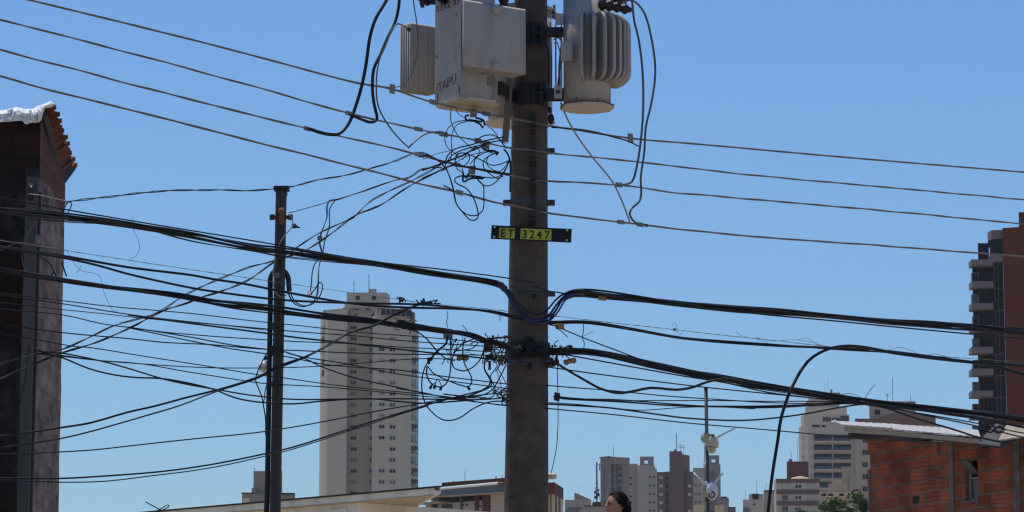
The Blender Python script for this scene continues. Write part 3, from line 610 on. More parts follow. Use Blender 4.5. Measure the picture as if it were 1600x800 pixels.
# left: many thin cables between the house and the pole
LW = [
 ('thin cable just below the thick middle bundle, topmost of the fine cables on the tower', '-60,450 0,457.5 100,470 175,479 300,490 400,502 460,508 570,520 620,523.5 700,530 758,536 800,541', 1.6, .04),
 ('fine cable just under the topmost fine one, leaving it beyond the steel post', '-60,453 0,461 100,475 200,491 281,501 350,508 418,514 460,518 570,526 620,531.5 700,537.5 758,541 800,546', 1.8, .08),
 ('medium black cable splitting from a fine one and sloping across the upper tower', '200,492 281,503 350,512 418,521 460,527 560,538 635,547 700,554 758,560 800,566', 2.8, -.02),
 ('fine cable crossing the tower just above its widest band of wires', '-60,464 0,472.5 100,484 160,490 230,498 289,503 346,508 418,516', 1.4, .12),
 ('fine nearly level cable from the left house crossing the tower in the upper third', '-60,474 0,482.5 98,492 160,506 205,512 257,519 340,526 418,531 460,533.5 570,538 620,542 700,546 758,549 800,552', 1.7, .03),
 ('cable sloping from the left house to a knot on the steel post', '200,511 257,520 310,529 362,539 418,546 445,550', 2.0, -.04),
 ('cable sagging from the left house past the steel post and down across the tower middle', '205,513 257,524 314,536 362,545 418,553 452,558 505,569 560,574 620,578 701,589 800,601', 1.9, .00),
 ('long thin cable running level across the tower at the height of the post knot', '-60,498 0,506 100,520 200,529 257,535 330,538.5 379,543 418,546 460,547.5 537,551 620,553.4 700,554 790,556 800,557', 1.9, -.03),
 ('thin cable from the left edge sloping down past the globe lamp to the lower tower', '-60,514 0,522 60,531 113,541 140,543 215,555 317,571 400,585 440,590 510,600 580,608 700,620 740,627 782,633 800,635', 1.7, .05),
 ('thin cable from the house corner, level at the globe lamp, rising to the tape knot', '60,553 99,555.5 151,563 222,568.5 310,574 400,575 460,574 520,571 580,566 668,560 720,563', 1.6, .09),
 ('thin cable from the house corner sloping behind the steel post foot of the lamp', '60,553 99,557 151,563 222,568.5 282,579 350,590 412,599 460,602 500,604 580,611 640,617 700,622 760,621', 1.7, .12),
 ('thin cable leaving the knot on the steel post and dipping to the lower tower', '440,548 470,557 540,568 620,584 700,595 800,608', 1.8, .06),
 ('black cable leaving the knot on the steel post, steepest one across the tower', '448,551 476,560 500,572 530,583 560,592 620,605 660,614 700,621 740,625', 2.2, -.06),
]
for lab, s_, wd, of in LW: wire('cable', 'cable', lab, s_, wd, 'black', off=of)
wire('cable', 'cable', 'black cable curving down from the left house and levelling out low across the tower', '60,549 98,552 130,558 170,567 215,580 258,593 300,602 341,609 375,615 412,620 460,624 540,623.5 620,623 700,624 760,624 800,620', 2.4, 'black', off=-.07)
wire('cable', 'cable', 'black cable sagging deepest from the left house, crossing others low on the steel post', '55,545 80,554 98,559 139,576 180,586 215,590 246,591 282,596 336,609 355,617 377,624 412,629 460,631 500,627 580,623 620,627 659,630 700,628 760,623', 2.6, 'black', off=-.11)
wire('service_cable', 'cable', 'upper of two cables rising from the left house to the spiky splice above the tower', '-60,690 0,682 96,668 140,661 200,644 240,635 288,622 340,609 400,590 440,570 476,558 520,535 545,520 588,507 606,497 624,489 640,481 652,477 668,474', 3.2, 'black', off=-.2,
     conn=((668, 22, 6, 'black2', 'cable_splice'),))
wire('service_cable', 'cable', 'lower of two cables rising from the left house, merging near the globe lamp', '-60,710 0,700 96,685 150,672 192,660 240,646 280,634 340,611 376,600 400,592 440,573 476,559 520,536 545,521 588,508 606,498', 2.4, 'black', off=-.26)
wire('cable', 'cable', 'single thin cable rising gently from the left house across the lower tower', '-60,711 0,710 96,706 146,703 200,697 300,686 400,676 460,667 520,656 580,644 660,630 700,623 763,616 800,611', 2.0, 'black', off=-.13)
wire('cable', 'cable', 'upper of the two lowest cables, rising from the bottom left across the tower base', '-60,750 0,747.5 96,747.5 160,744 240,738 290,732 340,724 400,712 460,698 540,672 580,659 620,647 669,632 717,619 763,604 766,592 757,577 757,566', 2.6, 'black', off=-.17)
wire('cable', 'cable', 'lowest cable of all at left, rising from the bottom left and merging on the tower', '-60,750 0,750 50,752 96,753.5 164,752 240,743 290,737 340,729 400,716 460,701 540,675 580,662 620,649 669,634', 1.8, 'black', off=-.2)
wire('cable', 'cable', 'thin cable below the fine cables, joining the pole over the wide hanging loop', '620,607 659,613 700,622 760,630 787,633', 1.8, 'black', off=.08)

# ---------------------------------------------------------------- tangle beside the wires, top
T1 = [
 ('loose wire hanging straight under the boxy transformer', '705,168 704,185 708,199 716,212 732,227 742,236', 1.5),
 ('wire looping left from the hanging grey clamp into the tangle', '731,188 720,189 710,192 699,202 695,217 699,230 710,239 718,246', 1.5),
 ('inner loop of wire under the boxy transformer, left of the grey clamp', '732,189 714,195 707,207 705,222 706,234 704,250', 1.5),
 ('short wire from the transformer base to the hanging grey clamp', '712,169 717,179 727,184 731,188', 1.3),
 ('wire curving from the hanging grey clamp down to the pole edge', '757,193 769,202 777,212 782,221 790,224', 1.5),
 ('high arch of wire at the top right of the upper tangle', '745,220 750,215 757,212 770,211 779,216 785,224 792,232', 1.9),
 ('wire sweeping in a wide arc over the upper tangle', '695,256 699,244 706,236 716,231 737,226 757,220 772,217 787,214', 2.2),
 ('second wide arc of wire just under the first in the upper tangle', '694,262 702,247 712,239 730,232 750,227 768,222 786,219', 2.0),
 ('wire coiling through the middle of the upper tangle to the pole', '712,250 713,242 720,239 730,240 743,246 756,252 768,258 780,257 795,251', 1.8),
 ('small round coil at the left of the upper tangle', '723,270 713,262 711,250 716,241 726,239 734,244 731,254 722,262 724,270', 1.8),
 ('upright oval loop of wire behind the lower grey clamp', '741,262 741,252 745,246 754,240 764,237 778,237', 1.8),
 ('wire falling from the right of the tangle and sagging past the lower clamp', '779,238 765,243 755,253 757,264 766,272 777,279 786,275', 1.8),
 ('wire drooping from the pole edge under the lower grey clamp', '796,250 790,265 781,278 768,289 757,290 747,282', 2.0),
 ('nearly level wire through the right half of the tangle', '743,276 757,277 770,278 782,274 792,260 797,248', 1.8),
 ('wide drooping loop hanging lowest under the upper tangle', '695,260 700,270 706,286 710,303 713,318 724,333 734,343 742,344 747,339 745,323 738,306 728,294 716,288 711,284 711,279 720,275 732,275 740,277', 2.2),
 ('second drooping loop hanging beside the lowest one', '697,262 703,278 708,296 712,316 720,328 732,336 746,336 755,327 756,308 755,290 745,279', 2.0),
 ('black cable trunk entering the tangle from the left, upper one', '655,245 664,243 676,246 684,250 692,258 697,265', 2.6),
 ('black cable trunk crossing the tangle from left to upper right', '660,266 678,260 694,254 712,247 723,243 735,236 745,232 760,226', 3.0),
 ('black cable trunk crossing low through the tangle towards the pole', '660,279 682,269 694,263 709,258 722,260 740,263 760,266 780,270 797,272', 3.0),
 ('thin wire crossing the upper tangle on a rising diagonal', '690,268 708,256 726,246 744,240 757,237', 1.3),
 ('thin wire bundled tightly along the top of the tangle', '722,250 730,240 738,233 745,230 750,238 742,247 735,256', 1.6),
 ('wire curling back on itself just left of the pole', '797,246 788,262 780,268 768,264 760,254 764,244 775,238', 1.6),
 ('short wire with a bare end over the lowest bare power wire', '693,290 700,293 710,299 720,303', 2.4),
 ('thin straight wire slanting up out of the tangle towards the left', '661,249 680,241 700,236 712,232', 1.0),
]
GT = 'loose wires in the upper tangle'
for i, (lab, s_, wd) in enumerate(T1): wire('loose_wire', 'wire', lab, s_, wd, 'black', off=-.02 - .012 * ((i * 5) % 11), group=GT, step=.04)
def clamp(label, px, py, w_, h_, d, bars):
    t = thing('service_clamp', label, 'clamp', W(px, py, d), 'grey service clamps in the upper tangle'); q = 1 / PXM(d)
    mb = MB(); c = W(px, py, d); mb.box(c, (w_ * q / 2, 0, 0), (0, .02, 0), (0.004, 0, h_ * q / 2), M['clampgrey']); mb.build('housing', t)
    for s_ in bars: mb = MB(); mb.tube(spline(pts(s_, d0=d - .01), .02), 1.6 * q, M['black'], 6); mb.build('wire_holder', t)
clamp('grey clamp hanging directly under the boxy transformer with black hooks', 740, 177, 11, 12, 28.55, ('733,180 728,181 728,187 740,189 754,190', '743,184 751,186 756,189 757,196', '732,187 745,189', '742,190 750,194 755,200'))
clamp('grey clamp in the middle of the tangle beside the second power wire', 759, 227, 12, 12, 28.5, ('755,233 762,236 770,238', '762,235 772,236 778,239 775,242'))
clamp('grey clamp at the lower end of the tangle on the third power wire', 737.5, 266, 11, 13, 28.5, ('724,270 724,284 735,279 755,279', '725,276 740,275 757,278', '733,270 728,279'))

# ---------------------------------------------------------------- tangle at mid height
T2 = [
 ('largest drooping loop, hanging from the tape knot and swinging back to the pole', '672,562 666,570 661,583 659,600 660,615 665,631 677,646 690,655 702,657 716,654 726,648 737,640 758,630 773,627 786,627', 2.2),
 ('loop hanging from the tape knot to a single black plug', '668,572 677,583 690,590 701,595 714,600 724,603 732,604 737,598 736,588 731,578 726,569 724,560 723,548 724,538 727,528', 2.2),
 ('deep loop carrying three small black plugs', '667,573 667,587 672,597 680,603 690,604.5 698,598 702,588 704,576 704.5,560 704.5,545 703,528', 2.4),
 ('round loop swinging under the yellow tag', '742,529 734,532 725,536 716,544 710,552 706,564 709,574 716,578 724,579.5 733,577 741,572 750,562 755,550 758,535', 2.2),
 ('cable arching from the bundle above the tower down to the black plugs', '628,513 649,517 665,528 675,539 683,549 690,555 696,560 703,562', 2.4),
 ('pair of wires slanting from the grey splice box to the tape knot', '699,526 697,536 686,546 678,554 672,562', 4.4),
 ('small curl of wire right of the grey splice box', '735,538 741,534 747,531 745,538 740,543 732,546 722,547 714,548', 1.8),
 ('wire hanging from the splitters and rejoining the lower cables', '758,561 757,577 763,588 768,598 766,604 750,612 734,618 712,624', 2.4),
 ('wire from the pole edge slanting down left through the splitters', '790,571 784,584 779,593 771,607 758,616 736,620 715,618 693,616', 2.2),
 ('short wire criss-crossing under the splitters', '776,573 770,582 766,589 770,598 773,606 773,616 765,622 750,623', 1.8),
 ('short wire crossing the other way under the splitters', '764,570 772,560 778,575 786,590 791,600', 1.4),
 ('wire stub leaning against the pole between the splitters', '781,541 784,552 786,560 780,572 774,580', 1.8),
 ('upright wire beside the round splitter', '757,545 755,560 754,568', 1.8),
 ('thin wire from the splitters down to the lowest cables', '776,578 780,590 783,606 781,616', 1.2),
 ('zigzag wire between the two splitters', '766,549 774,545 781,549 776,556 768,560 774,566 782,562', 1.8),
 ('short diagonal wire above the yellow tag', '716,535 713,543 708,552', 1.6),
 ('small wire ring at the pole edge low in the tangle', '774,614 782,616 786,621 780,622 776,617', 1.6),
]
GT2 = 'loose cables in the lower tangle'
for i, (lab, s_, wd) in enumerate(T2): wire('loose_cable', 'cable', lab, s_, wd, 'black', n=2 if wd > 4 else 1, off=-.05 - .012 * ((i * 5) % 9), group=GT2, step=.04)
def lump(name, label, cat, px, py, w_, h_, d, m, extra=()):
    q = 1 / PXM(d); t = MB(); c = W(px, py, d); rnd = random.Random(int(px * 7 + py))
    for k in range(5): t.sphere(c + Vector(((rnd.random() - .5) * w_ * q * .6, 0, (rnd.random() - .5) * h_ * q * .6)), w_ * q * .3, .016, h_ * q * .3, M[m], 8, 6)
    o = t.build(name, None, True); return tag(o, label, cat)
def bx(name, label, cat, px, py, w_, h_, d, m, tilt=0.0):
    q = 1 / PXM(d); root = thing(name, label, cat, W(px, py, d)); t = MB(); c = W(px, py, d); ca, sa = math.cos(tilt), math.sin(tilt)
    X = Vector((ca, 0, sa)) * w_ * q / 2; Z = Vector((-sa, 0, ca)) * h_ * q / 2
    t.box(c, X, (0, .015, 0), Z, M[m]); t.box(c + Z * 1.0, X * .8, (0, .012, 0), Z * .12, M['black2'])
    t.build('housing', root)
    for s_ in (-.6, .6):
        t = MB(); t.tube([c + X * s_ - Z * .9, c + X * s_ - Z * 1.5], 1.1 * q, M['black'], 6); t.build('port', root)
    return root
bx('splitter_box', 'dark splitter box hanging under the end of the middle bundle, above the others', 'splitter box', 763, 543, 14, 11, 28.55, 'bushing', .1)
bx('splitter_box', 'small yellowish splitter box right next to the pole', 'splitter box', 782, 563, 8, 12, 28.6, 'tagy', .05)
bx('splitter_box', 'dark rounded splitter between the yellow tag and the pole', 'splitter box', 765, 558, 13, 8, 28.5, 'black2', .25)
bx('splitter_box', 'green-black plug hanging upright under the dark splitters', 'splitter box', 765, 570, 4, 11, 28.52, 'black2', .0)
tg = bx('cable_tag', 'yellow tag hanging among the loose cables left of the pole', 'tag', 723, 559, 19, 7, 28.45, 'tagy', -.03)
bx('cable_tag', 'bright orange-brown tag twisted on a wire just right of the pole', 'tag', 890.5, 564.5, 20, 7, 28.9, 'tagy', .22)
lump('tape_knot', 'brown tape knot joining cables at the top of the largest drooping loop', 'knot', 672, 563, 9, 12, 28.55, 'bushing')
for (x, y, a) in ((673.5, 604, -.5), (679.5, 604, -.5), (689, 606, -.3), (732, 606, .6)):
    q = 1 / PXM(28.5); c = W(x, y, 28.5); mb = MB(); mb.tube([c + Vector((math.sin(a), 0, -math.cos(a))) * 4 * q, c, c - Vector((math.sin(a), 0, -math.cos(a))) * 3 * q], [2.2 * q, 2.2 * q, 1.2 * q], M['black'], 8)
    o = mb.build('cable_plug', None); tag(o, {673.5: 'leftmost of three black plugs hanging at the bottom of the deep cable loop', 679.5: 'middle of three black plugs at the bottom of the deep cable loop', 689: 'rightmost of three black plugs at the bottom of the deep cable loop', 732: 'single black plug hanging alone below the yellow tag'}[x], 'plug', 'black plugs on hanging loops')
for lab, s_ in (('wire running from the left plug up to the deep loop', '674,601 680,598 684,592'), ('thin inverted V of wire above the three plugs', '680,601 684,592 690,603')): wire('loose_wire', 'wire', lab, s_, 1.4, 'black', off=-.1)
for lab, s_, wd in (('short wire tuft hanging under the middle cables above the grey splice box', '698,486 700,492 698,500 699,512', 1.3), ('short wire whisker poking up from the middle bundle', '722,508 727,513 731,519', 1.3),
             ('tiny wire end hanging just left of the pole', '782,491 781,497 782,502', 1.2), ('thin wire drop with a curled hair right of the pole by the tan tag', '911,502 912,515 910,528 913,536 911,548', 1.3),
             ('curled hair of wire at the top of the camera-side drop', '912,525 920,521 927,519', .8)):
    wire('loose_wire', 'wire', lab, s_, wd, 'black', off=-.08)
wire('hanging_wire', 'wire', 'long thin wire hanging straight down beside the right side of the pole', '871,548 871,580 872,632 872,660 870,695 866,718 861,740', 1.3, 'black2', d0=28.9)
# black bits right of the pole
lump('pole_side_splice', 'round black splice knob above the main lower bundle beside the pole', 'splice', 892, 543, 9, 7, 28.85, 'black')
lump('pole_side_splice', 'greenish black hook clamp hanging under the main lower bundle by the pole', 'clamp', 870, 562, 7, 19, 28.85, 'black2')
lump('pole_side_splice', 'dark bolt cluster at the pole strap where the wavy cable starts', 'clamp', 861, 566, 9, 12, 28.83, 'steel_dark')
# spiky preformed tie above the tower
for lab, s_ in (('spiky wire tie above the tower, long arm pointing right', '652,474 668,472 684,469 678,474 688,474'), ('spiky wire tie above the tower, short arm pointing up left', '650,468 655,474 660,470 662,466 664,474'), ('small wire spikes of the tie left of the big spiky one', '620,464 626,470 622,476 630,466 634,472')):
    wire('wire_tie', 'wire tie', lab, s_, 2.2, 'black2', off=-.1, step=.05)
lump('wire_tie', 'dark lump of tape and wire ends on the middle bundle over the tower', 'wire tie', 621, 502, 9, 7, 28.3, 'bushing')
for lab, s_ in (('frayed curl of grey wire on the messenger wire near the street camera side', '1050,509 1053,504 1057,508 1058,517 1064,523 1067,516'), ('fine hair of wire above the second bundle, left end', '1150,519 1165,527 1180,529 1200,536'), ('curly hair of wire over the second bundle right of the arch', '1245,531 1260,528 1270,534 1282,541'),
                ('fine pale curl on the second bundle left of the arch top', '1180,527 1205,533 1235,531 1262,533 1285,540'),
                ('long fine curl above the second bundle right of the arch top', '1385,548 1405,543 1425,548 1440,556 1460,553 1480,558'), ('pale frayed strand beside the second bundle at the right edge', '1470,557 1500,562 1540,568 1575,563 1600,566')):
    wire('frayed_strand', 'wire', lab, s_, .7, 'greywire', off=-.05)
wire('frayed_strand', 'wire', 'thin wire end sticking up where the bundles cross beside the white tower', '1352,622 1358,612 1367,601', 1.2, 'black', off=-.1)
wire('frayed_strand', 'wire', 'thin wire curl rising just left of the bundle crossing by the white tower', '1310,617 1328,615 1340,618 1348,624', .9, 'black', off=-.1)
for lab, s_ in (('thin stray thread hanging from the upper bundle near the left house', '208,337 208,358 216,375 218,390 212,400 203,404'), ('thin stray thread dangling under the left messenger wire', '105,393 112,403 118,415 130,424 155,430 162,455 172,478 178,487 183,484'), ('tiny branching thread left of the dangling one', '120,426 125,419 127,414')):
    wire('stray_thread', 'thread', lab, s_, .7, 'black', off=0)
# coiled wires over the roof of the brick house
for i, (x, y) in enumerate(((1538, 666), (1549, 669), (1562, 670))):
    wire('wire_coil', 'wire', ('left', 'middle', 'right')[i] + ' wire coil on the sheet edge of the brick house roof', ' '.join('%.1f,%.1f' % (x + (4 + k * .5) * math.sin(k * 1.05), y + 5 * math.cos(k * 1.05) + k * .2) for k in range(13)), 1.8, 'black', d0=37.5, step=.04, group='wire coils on the roof edge')

def knot(label, x0, x1, y0, y1, n, seed, d, wd=1.5):
    rn = random.Random(seed); mb = MB(); q = 1 / PXM(d); cx, cy = (x0 + x1) / 2, (y0 + y1) / 2
    for k in range(n):
        P = []; a = rn.uniform(0, 6.28); r = rn.uniform(2, 6); x, y = rn.uniform(x0, x1), rn.uniform(y0, y1)
        for j in range(5):
            P.append(W(x, y, d + rn.uniform(-.04, .04))); a += rn.uniform(-1.3, 1.3); x += r * math.cos(a); y += r * .8 * math.sin(a)
        mb.tube(spline(P, .02), wd * q / 2 * rn.uniform(.7, 1.4), M['black'], 5)
    for k in range(n // 3): mb.sphere(W(rn.uniform(x0, x1), rn.uniform(y0, y1), d), rn.uniform(1.5, 3.2) * q, .012, rn.uniform(1.5, 3) * q, M[rn.choice(('black', 'bushing', 'black2'))], 7, 5)
    o = mb.build('wire_knot', None, True); return tag(o, label, 'wire knot')
knot('knotted mess of short wires where the middle bundle meets the left side of the pole', 758, 794, 524, 572, 26, 3, 28.6)
knot('small mess of wire ends at the right side of the pole on the main bundle', 858, 884, 540, 560, 14, 5, 28.8)
knot('short wire ends frayed along the middle bundle above the right tower edge', 612, 650, 500, 512, 12, 8, 28.35)
knot('little twisted wires under the grey splice box', 694, 722, 530, 566, 12, 9, 28.45)
knot('frayed ends where the lowest cables meet the left side of the pole', 766, 790, 608, 626, 10, 12, 28.75, 1.2)
# ---------------------------------------------------------------- steel service post
sp_d = 26.9
q = 1 / PXM(sp_d); top = W(439.5, 297, sp_d); bot = W(430, 800, sp_d); dirp = (top - bot) / (top - bot).length
gzs = GZ(sp_d); base = bot + dirp * ((gzs - .3 - bot.z) / dirp.z)
post = thing('service_post', 'square dark steel service post with a capped top and hooked pipe, left of the tower', 'post', (base.x, base.y, gzs))
M['poststeel'] = mat('post_steel', (0.068, 0.060, 0.056), 0.7, 0.1, var=0.3, scale=5, streak=True, bump=.15, grime=.5, gscale=5)
M['pipe'] = mat('dark_pipe', (0.032, 0.029, 0.029), 0.5, 0.2, var=0.25, scale=6)
mb = MB(); mid = (base + top) / 2; hw = 8.2 * q; mb.box(mid, (hw, 0, 0), (0, hw, 0), (top - base) / 2, M['poststeel']); mb.build('shaft', post)
mb = MB(); mb.box(mid + Vector((hw * .0, -hw - .004, 0)), (hw * .28, 0, 0), (0, .004, 0), (top - base) / 2 * .995, M['pipe']); mb.build('groove_shade_strip', post)  # raised dark strip paints the shade of a groove
mb = MB(); c = W(440, 295, sp_d); mb.abox(c, 12 * q, 12 * q, 3 * q, M['ink']); mb.abox(c + Vector((0, 0, -5 * q)), 8.8 * q, 8.8 * q, 5 * q, M['pipe']); mb.build('cap', post)
mb = MB(); mb.box(W(438, 339.5, sp_d - .06), (14 * q, 0, 0), (0, .008, 0), (0, 0, 3 * q), M['rust']); mb.box(W(425, 339.5, sp_d - .06), (3.5 * q, 0, 0), (0, .02, 0), (0, 0, 4.2 * q), M['pipe']); mb.box(W(454, 339.5, sp_d - .06), (3.5 * q, 0, 0), (0, .02, 0), (0, 0, 4.2 * q), M['pipe']); mb.build('bracket', post)
mb = MB(); mb.tube([W(440, 350, sp_d - .12), W(440, 344, sp_d - .12), W(440, 338, sp_d - .12), W(440, 332, sp_d - .12), W(440, 325, sp_d - .12)], [4 * q, 5.5 * q, 3.5 * q, 5.5 * q, 3.5 * q], M['rust'], 12); mb.build('spool_insulator', post, True)
mb = MB(); mb.tube([W(456, 353, sp_d - .12), W(460, 353, sp_d - .12), W(464, 354.5, sp_d - .12), W(469, 356, sp_d - .12)], [3 * q, 4.5 * q, 2 * q, .6 * q], M['pipe'], 10); mb.build('wedge_clamp', post, True)
mb = MB(); s_ = ' '.join('%.1f,%.1f' % (436.5 + 14.5 * math.cos(PI - a), 441 - 20 * math.sin(a)) for a in [i * PI / 14 for i in range(15)])
mb.tube(spline(pts('414,860 417.5,760 420,620 422,500 422.5,460 ' + s_ + ' 452,455', d0=sp_d + .03), .06), 4.1 * q, M['pipe'], 12); mb.build('conduit', post, True)
mb = MB(); mb.box(W(433, 430, sp_d - .06), (4 * q, 0, 0), (0, .005, 0), (0, 0, 4 * q), M['clampgrey']); mb.build('clip', post)
for py in (510, 548, 600):
    mb = MB(); mb.box(W(431.5 - (py - 510) * .012, py, sp_d), (11.5 * q, 0, 0), (0, 9.5 * q, 0), (0, 0, (7 if py == 548 else 3.5) * q), M['ink' if py == 548 else 'pipe']); mb.build('strap', post)
lamp = thing('globe_lamp', 'round white globe lamp peeking out left of the steel service post', 'lamp', W(411, 573, sp_d + .12))
mb = MB(); mb.sphere(W(412.5, 573, sp_d + .12), 9 * q, 9 * q, 9.5 * q, M['white'], 20, 14); mb.build('globe', lamp, True)
mb = MB(); mb.tube([W(414, 561, sp_d + .12), W(420, 556, sp_d + .08), W(428, 553, sp_d + .02)], 2.5 * q, M['pipe'], 8); mb.build('arm', lamp)
wire('lamp_wire', 'wire', 'thin black wire looping in front of the globe lamp and down the steel post', '417,551 408,569 401,585 399.5,595 404,607 409,620 412,636 415,655 415,680', 2.0, 'black', d0=sp_d - .12)
wire('lamp_wire', 'wire', 'short black wire hanging beside the steel post just below the globe lamp', '417,600 414,612 413,622 412,630', 1.6, 'black', d0=sp_d - .1)

# ---------------------------------------------------------------- brick material
def brick_mat(name, c1, c2, mortar, bw, bh, ms, dirt=None, dirt_amt=0.5, plaster=None, plaster_z=None, groove=True, swap=False, skew=0.0, pw=.25):
    m = bpy.data.materials.new(name); m.use_nodes = True; n = m.node_tree; L = n.links.new; b = n.nodes['Principled BSDF']; b.inputs['Roughness'].default_value = .92
    b.inputs['Specular IOR Level'].default_value = .2
    tc = n.nodes.new('ShaderNodeTexCoord'); sx_ = n.nodes.new('ShaderNodeSeparateXYZ'); cb = n.nodes.new('ShaderNodeCombineXYZ')
    L(tc.outputs['Object'], sx_.inputs[0]); L(sx_.outputs[1 if swap else 0], cb.inputs[0]); sk = n.nodes.new('ShaderNodeMath'); sk.operation = 'MULTIPLY_ADD'; sk.inputs[1].default_value = skew; L(sx_.outputs[0], sk.inputs[0]); L(sx_.outputs[2], sk.inputs[2]); L(sk.outputs[0], cb.inputs[1])
    no = n.nodes.new('ShaderNodeTexNoise'); no.inputs['Scale'].default_value = 3.0; no.inputs['Detail'].default_value = 3
    L(tc.outputs['Object'], no.inputs['Vector'])
    ad = n.nodes.new('ShaderNodeMix'); ad.data_type = 'VECTOR'; ad.inputs['Factor'].default_value = .05
    L(cb.outputs[0], ad.inputs[4]); L(no.outputs['Color'], ad.inputs[5])
    br = n.nodes.new('ShaderNodeTexBrick'); br.inputs['Scale'].default_value = 1.0; br.inputs['Brick Width'].default_value = bw; br.inputs['Row Height'].default_value = bh
    br.inputs['Mortar Size'].default_value = ms; br.inputs['Mortar Smooth'].default_value = .25; br.inputs['Bias'].default_value = -.1
    br.inputs['Color1'].default_value = (*c1, 1); br.inputs['Color2'].default_value = (*c2, 1); br.inputs['Mortar'].default_value = (*mortar, 1)
    L(ad.outputs[1], br.inputs['Vector'])
    n2 = n.nodes.new('ShaderNodeTexNoise'); n2.inputs['Scale'].default_value = 1.7; n2.inputs['Detail'].default_value = 8; n2.inputs['Roughness'].default_value = .7; L(tc.outputs['Object'], n2.inputs['Vector'])
    rp = n.nodes.new('ShaderNodeValToRGB'); rp.color_ramp.elements[0].position = .42; rp.color_ramp.elements[1].position = .62; rp.color_ramp.elements[0].color = (0, 0, 0, 1); rp.color_ramp.elements[1].color = (dirt_amt,) * 3 + (1,)
    L(n2.outputs[0], rp.inputs[0])
    mx = n.nodes.new('ShaderNodeMix'); mx.data_type = 'RGBA'; L(rp.outputs[0], mx.inputs['Factor']); L(br.outputs['Color'], mx.inputs[6]); mx.inputs[7].default_value = (*(dirt or (.03, .025, .02)), 1)
    out = mx.outputs[2]
    h = br.outputs['Fac']; mask = None
    if plaster:
        n3 = n.nodes.new('ShaderNodeTexNoise'); n3.inputs['Scale'].default_value = .9; n3.inputs['Detail'].default_value = 7; L(tc.outputs['Object'], n3.inputs['Vector'])
        mr = n.nodes.new('ShaderNodeMapRange'); mr.inputs['From Min'].default_value = plaster_z + pw; mr.inputs['From Max'].default_value = plaster_z - pw; L(sx_.outputs[2], mr.inputs['Value'])
        am = n.nodes.new('ShaderNodeMath'); am.operation = 'ADD'; L(mr.outputs[0], am.inputs[0]); L(n3.outputs[0], am.inputs[1])
        r2 = n.nodes.new('ShaderNodeValToRGB'); r2.color_ramp.elements[0].position = .86; r2.color_ramp.elements[1].position = .92; L(am.outputs[0], r2.inputs[0])
        n4 = n.nodes.new('ShaderNodeTexNoise'); n4.inputs['Scale'].default_value = 5; n4.inputs['Detail'].default_value = 8; n4.inputs['Roughness'].default_value = .75
        mp = n.nodes.new('ShaderNodeMapping'); mp.inputs['Rotation'].default_value = (.6, .5, 0); mp.inputs['Scale'].default_value = (1.6, .45, .8); L(tc.outputs['Object'], mp.inputs[0]); L(mp.outputs[0], n4.inputs['Vector'])
        r4 = n.nodes.new('ShaderNodeValToRGB'); r4.color_ramp.elements[0].position = .35; r4.color_ramp.elements[1].position = .68
        r4.color_ramp.elements[0].color = (*[v * .22 for v in plaster], 1); r4.color_ramp.elements[1].color = (*[v * 1.7 for v in plaster], 1); L(n4.outputs[0], r4.inputs[0])
        m2 = n.nodes.new('ShaderNodeMix'); m2.data_type = 'RGBA'; L(r2.outputs[0], m2.inputs['Factor']); L(out, m2.inputs[6]); L(r4.outputs[0], m2.inputs[7]); out = m2.outputs[2]
    L(out, b.inputs['Base Color'])
    inv = n.nodes.new('ShaderNodeMath'); inv.operation = 'SUBTRACT'; inv.inputs[0].default_value = 1.0; L(br.outputs['Fac'], inv.inputs[1])
    hh = inv.outputs[0]
    if groove:
        wv = n.nodes.new('ShaderNodeTexWave'); wv.wave_type = 'BANDS'; wv.bands_direction = 'Z'; wv.inputs['Scale'].default_value = 1 / (bh / 5) / 1.0 * .05 * 2 * PI / 2
        L(tc.outputs['Object'], wv.inputs['Vector']); mm = n.nodes.new('ShaderNodeMath'); mm.operation = 'MULTIPLY_ADD'; L(wv.outputs[0], mm.inputs[0]); mm.inputs[1].default_value = .25; L(hh, mm.inputs[2]); hh = mm.outputs[0]
    a3 = n.nodes.new('ShaderNodeMath'); a3.operation = 'MULTIPLY_ADD'; L(n2.outputs[0], a3.inputs[0]); a3.inputs[1].default_value = .6; L(hh, a3.inputs[2])
    bp = n.nodes.new('ShaderNodeBump'); bp.inputs['Strength'].default_value = .7; bp.inputs['Distance'].default_value = .02; L(a3.outputs[0], bp.inputs['Height']); L(bp.outputs[0], b.inputs['Normal'])
    return m
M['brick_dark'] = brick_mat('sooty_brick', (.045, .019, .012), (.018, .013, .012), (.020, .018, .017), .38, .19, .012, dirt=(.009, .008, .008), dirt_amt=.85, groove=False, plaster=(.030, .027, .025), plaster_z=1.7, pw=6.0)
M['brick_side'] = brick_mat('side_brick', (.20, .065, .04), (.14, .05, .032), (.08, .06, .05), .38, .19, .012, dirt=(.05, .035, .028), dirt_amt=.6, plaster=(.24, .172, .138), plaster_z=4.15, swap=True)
M['brick_red'] = brick_mat('hollow_block', (.37, .095, .043), (.20, .055, .031), (.20, .13, .10),   .29, .152, .015, dirt=(.06, .03, .022), dirt_amt=.6, skew=-.03)
M['conc'] = mat('rough_concrete', (.13, .115, .10), .95, var=.3, scale=9, bump=.5)
M['conc_dark'] = mat('stained_concrete', (.075, .07, .068), .95, var=.3, scale=6, bump=.4, streak=True)
M['tile'] = mat('clay_tile', (.17, .048, .024), .9, var=.4, scale=12, grime=.75, gscale=9, gcol=(.035, .02, .015))
M['tarp'] = mat('white_tarp', (.74, .74, .73), .5, var=.12, scale=6)

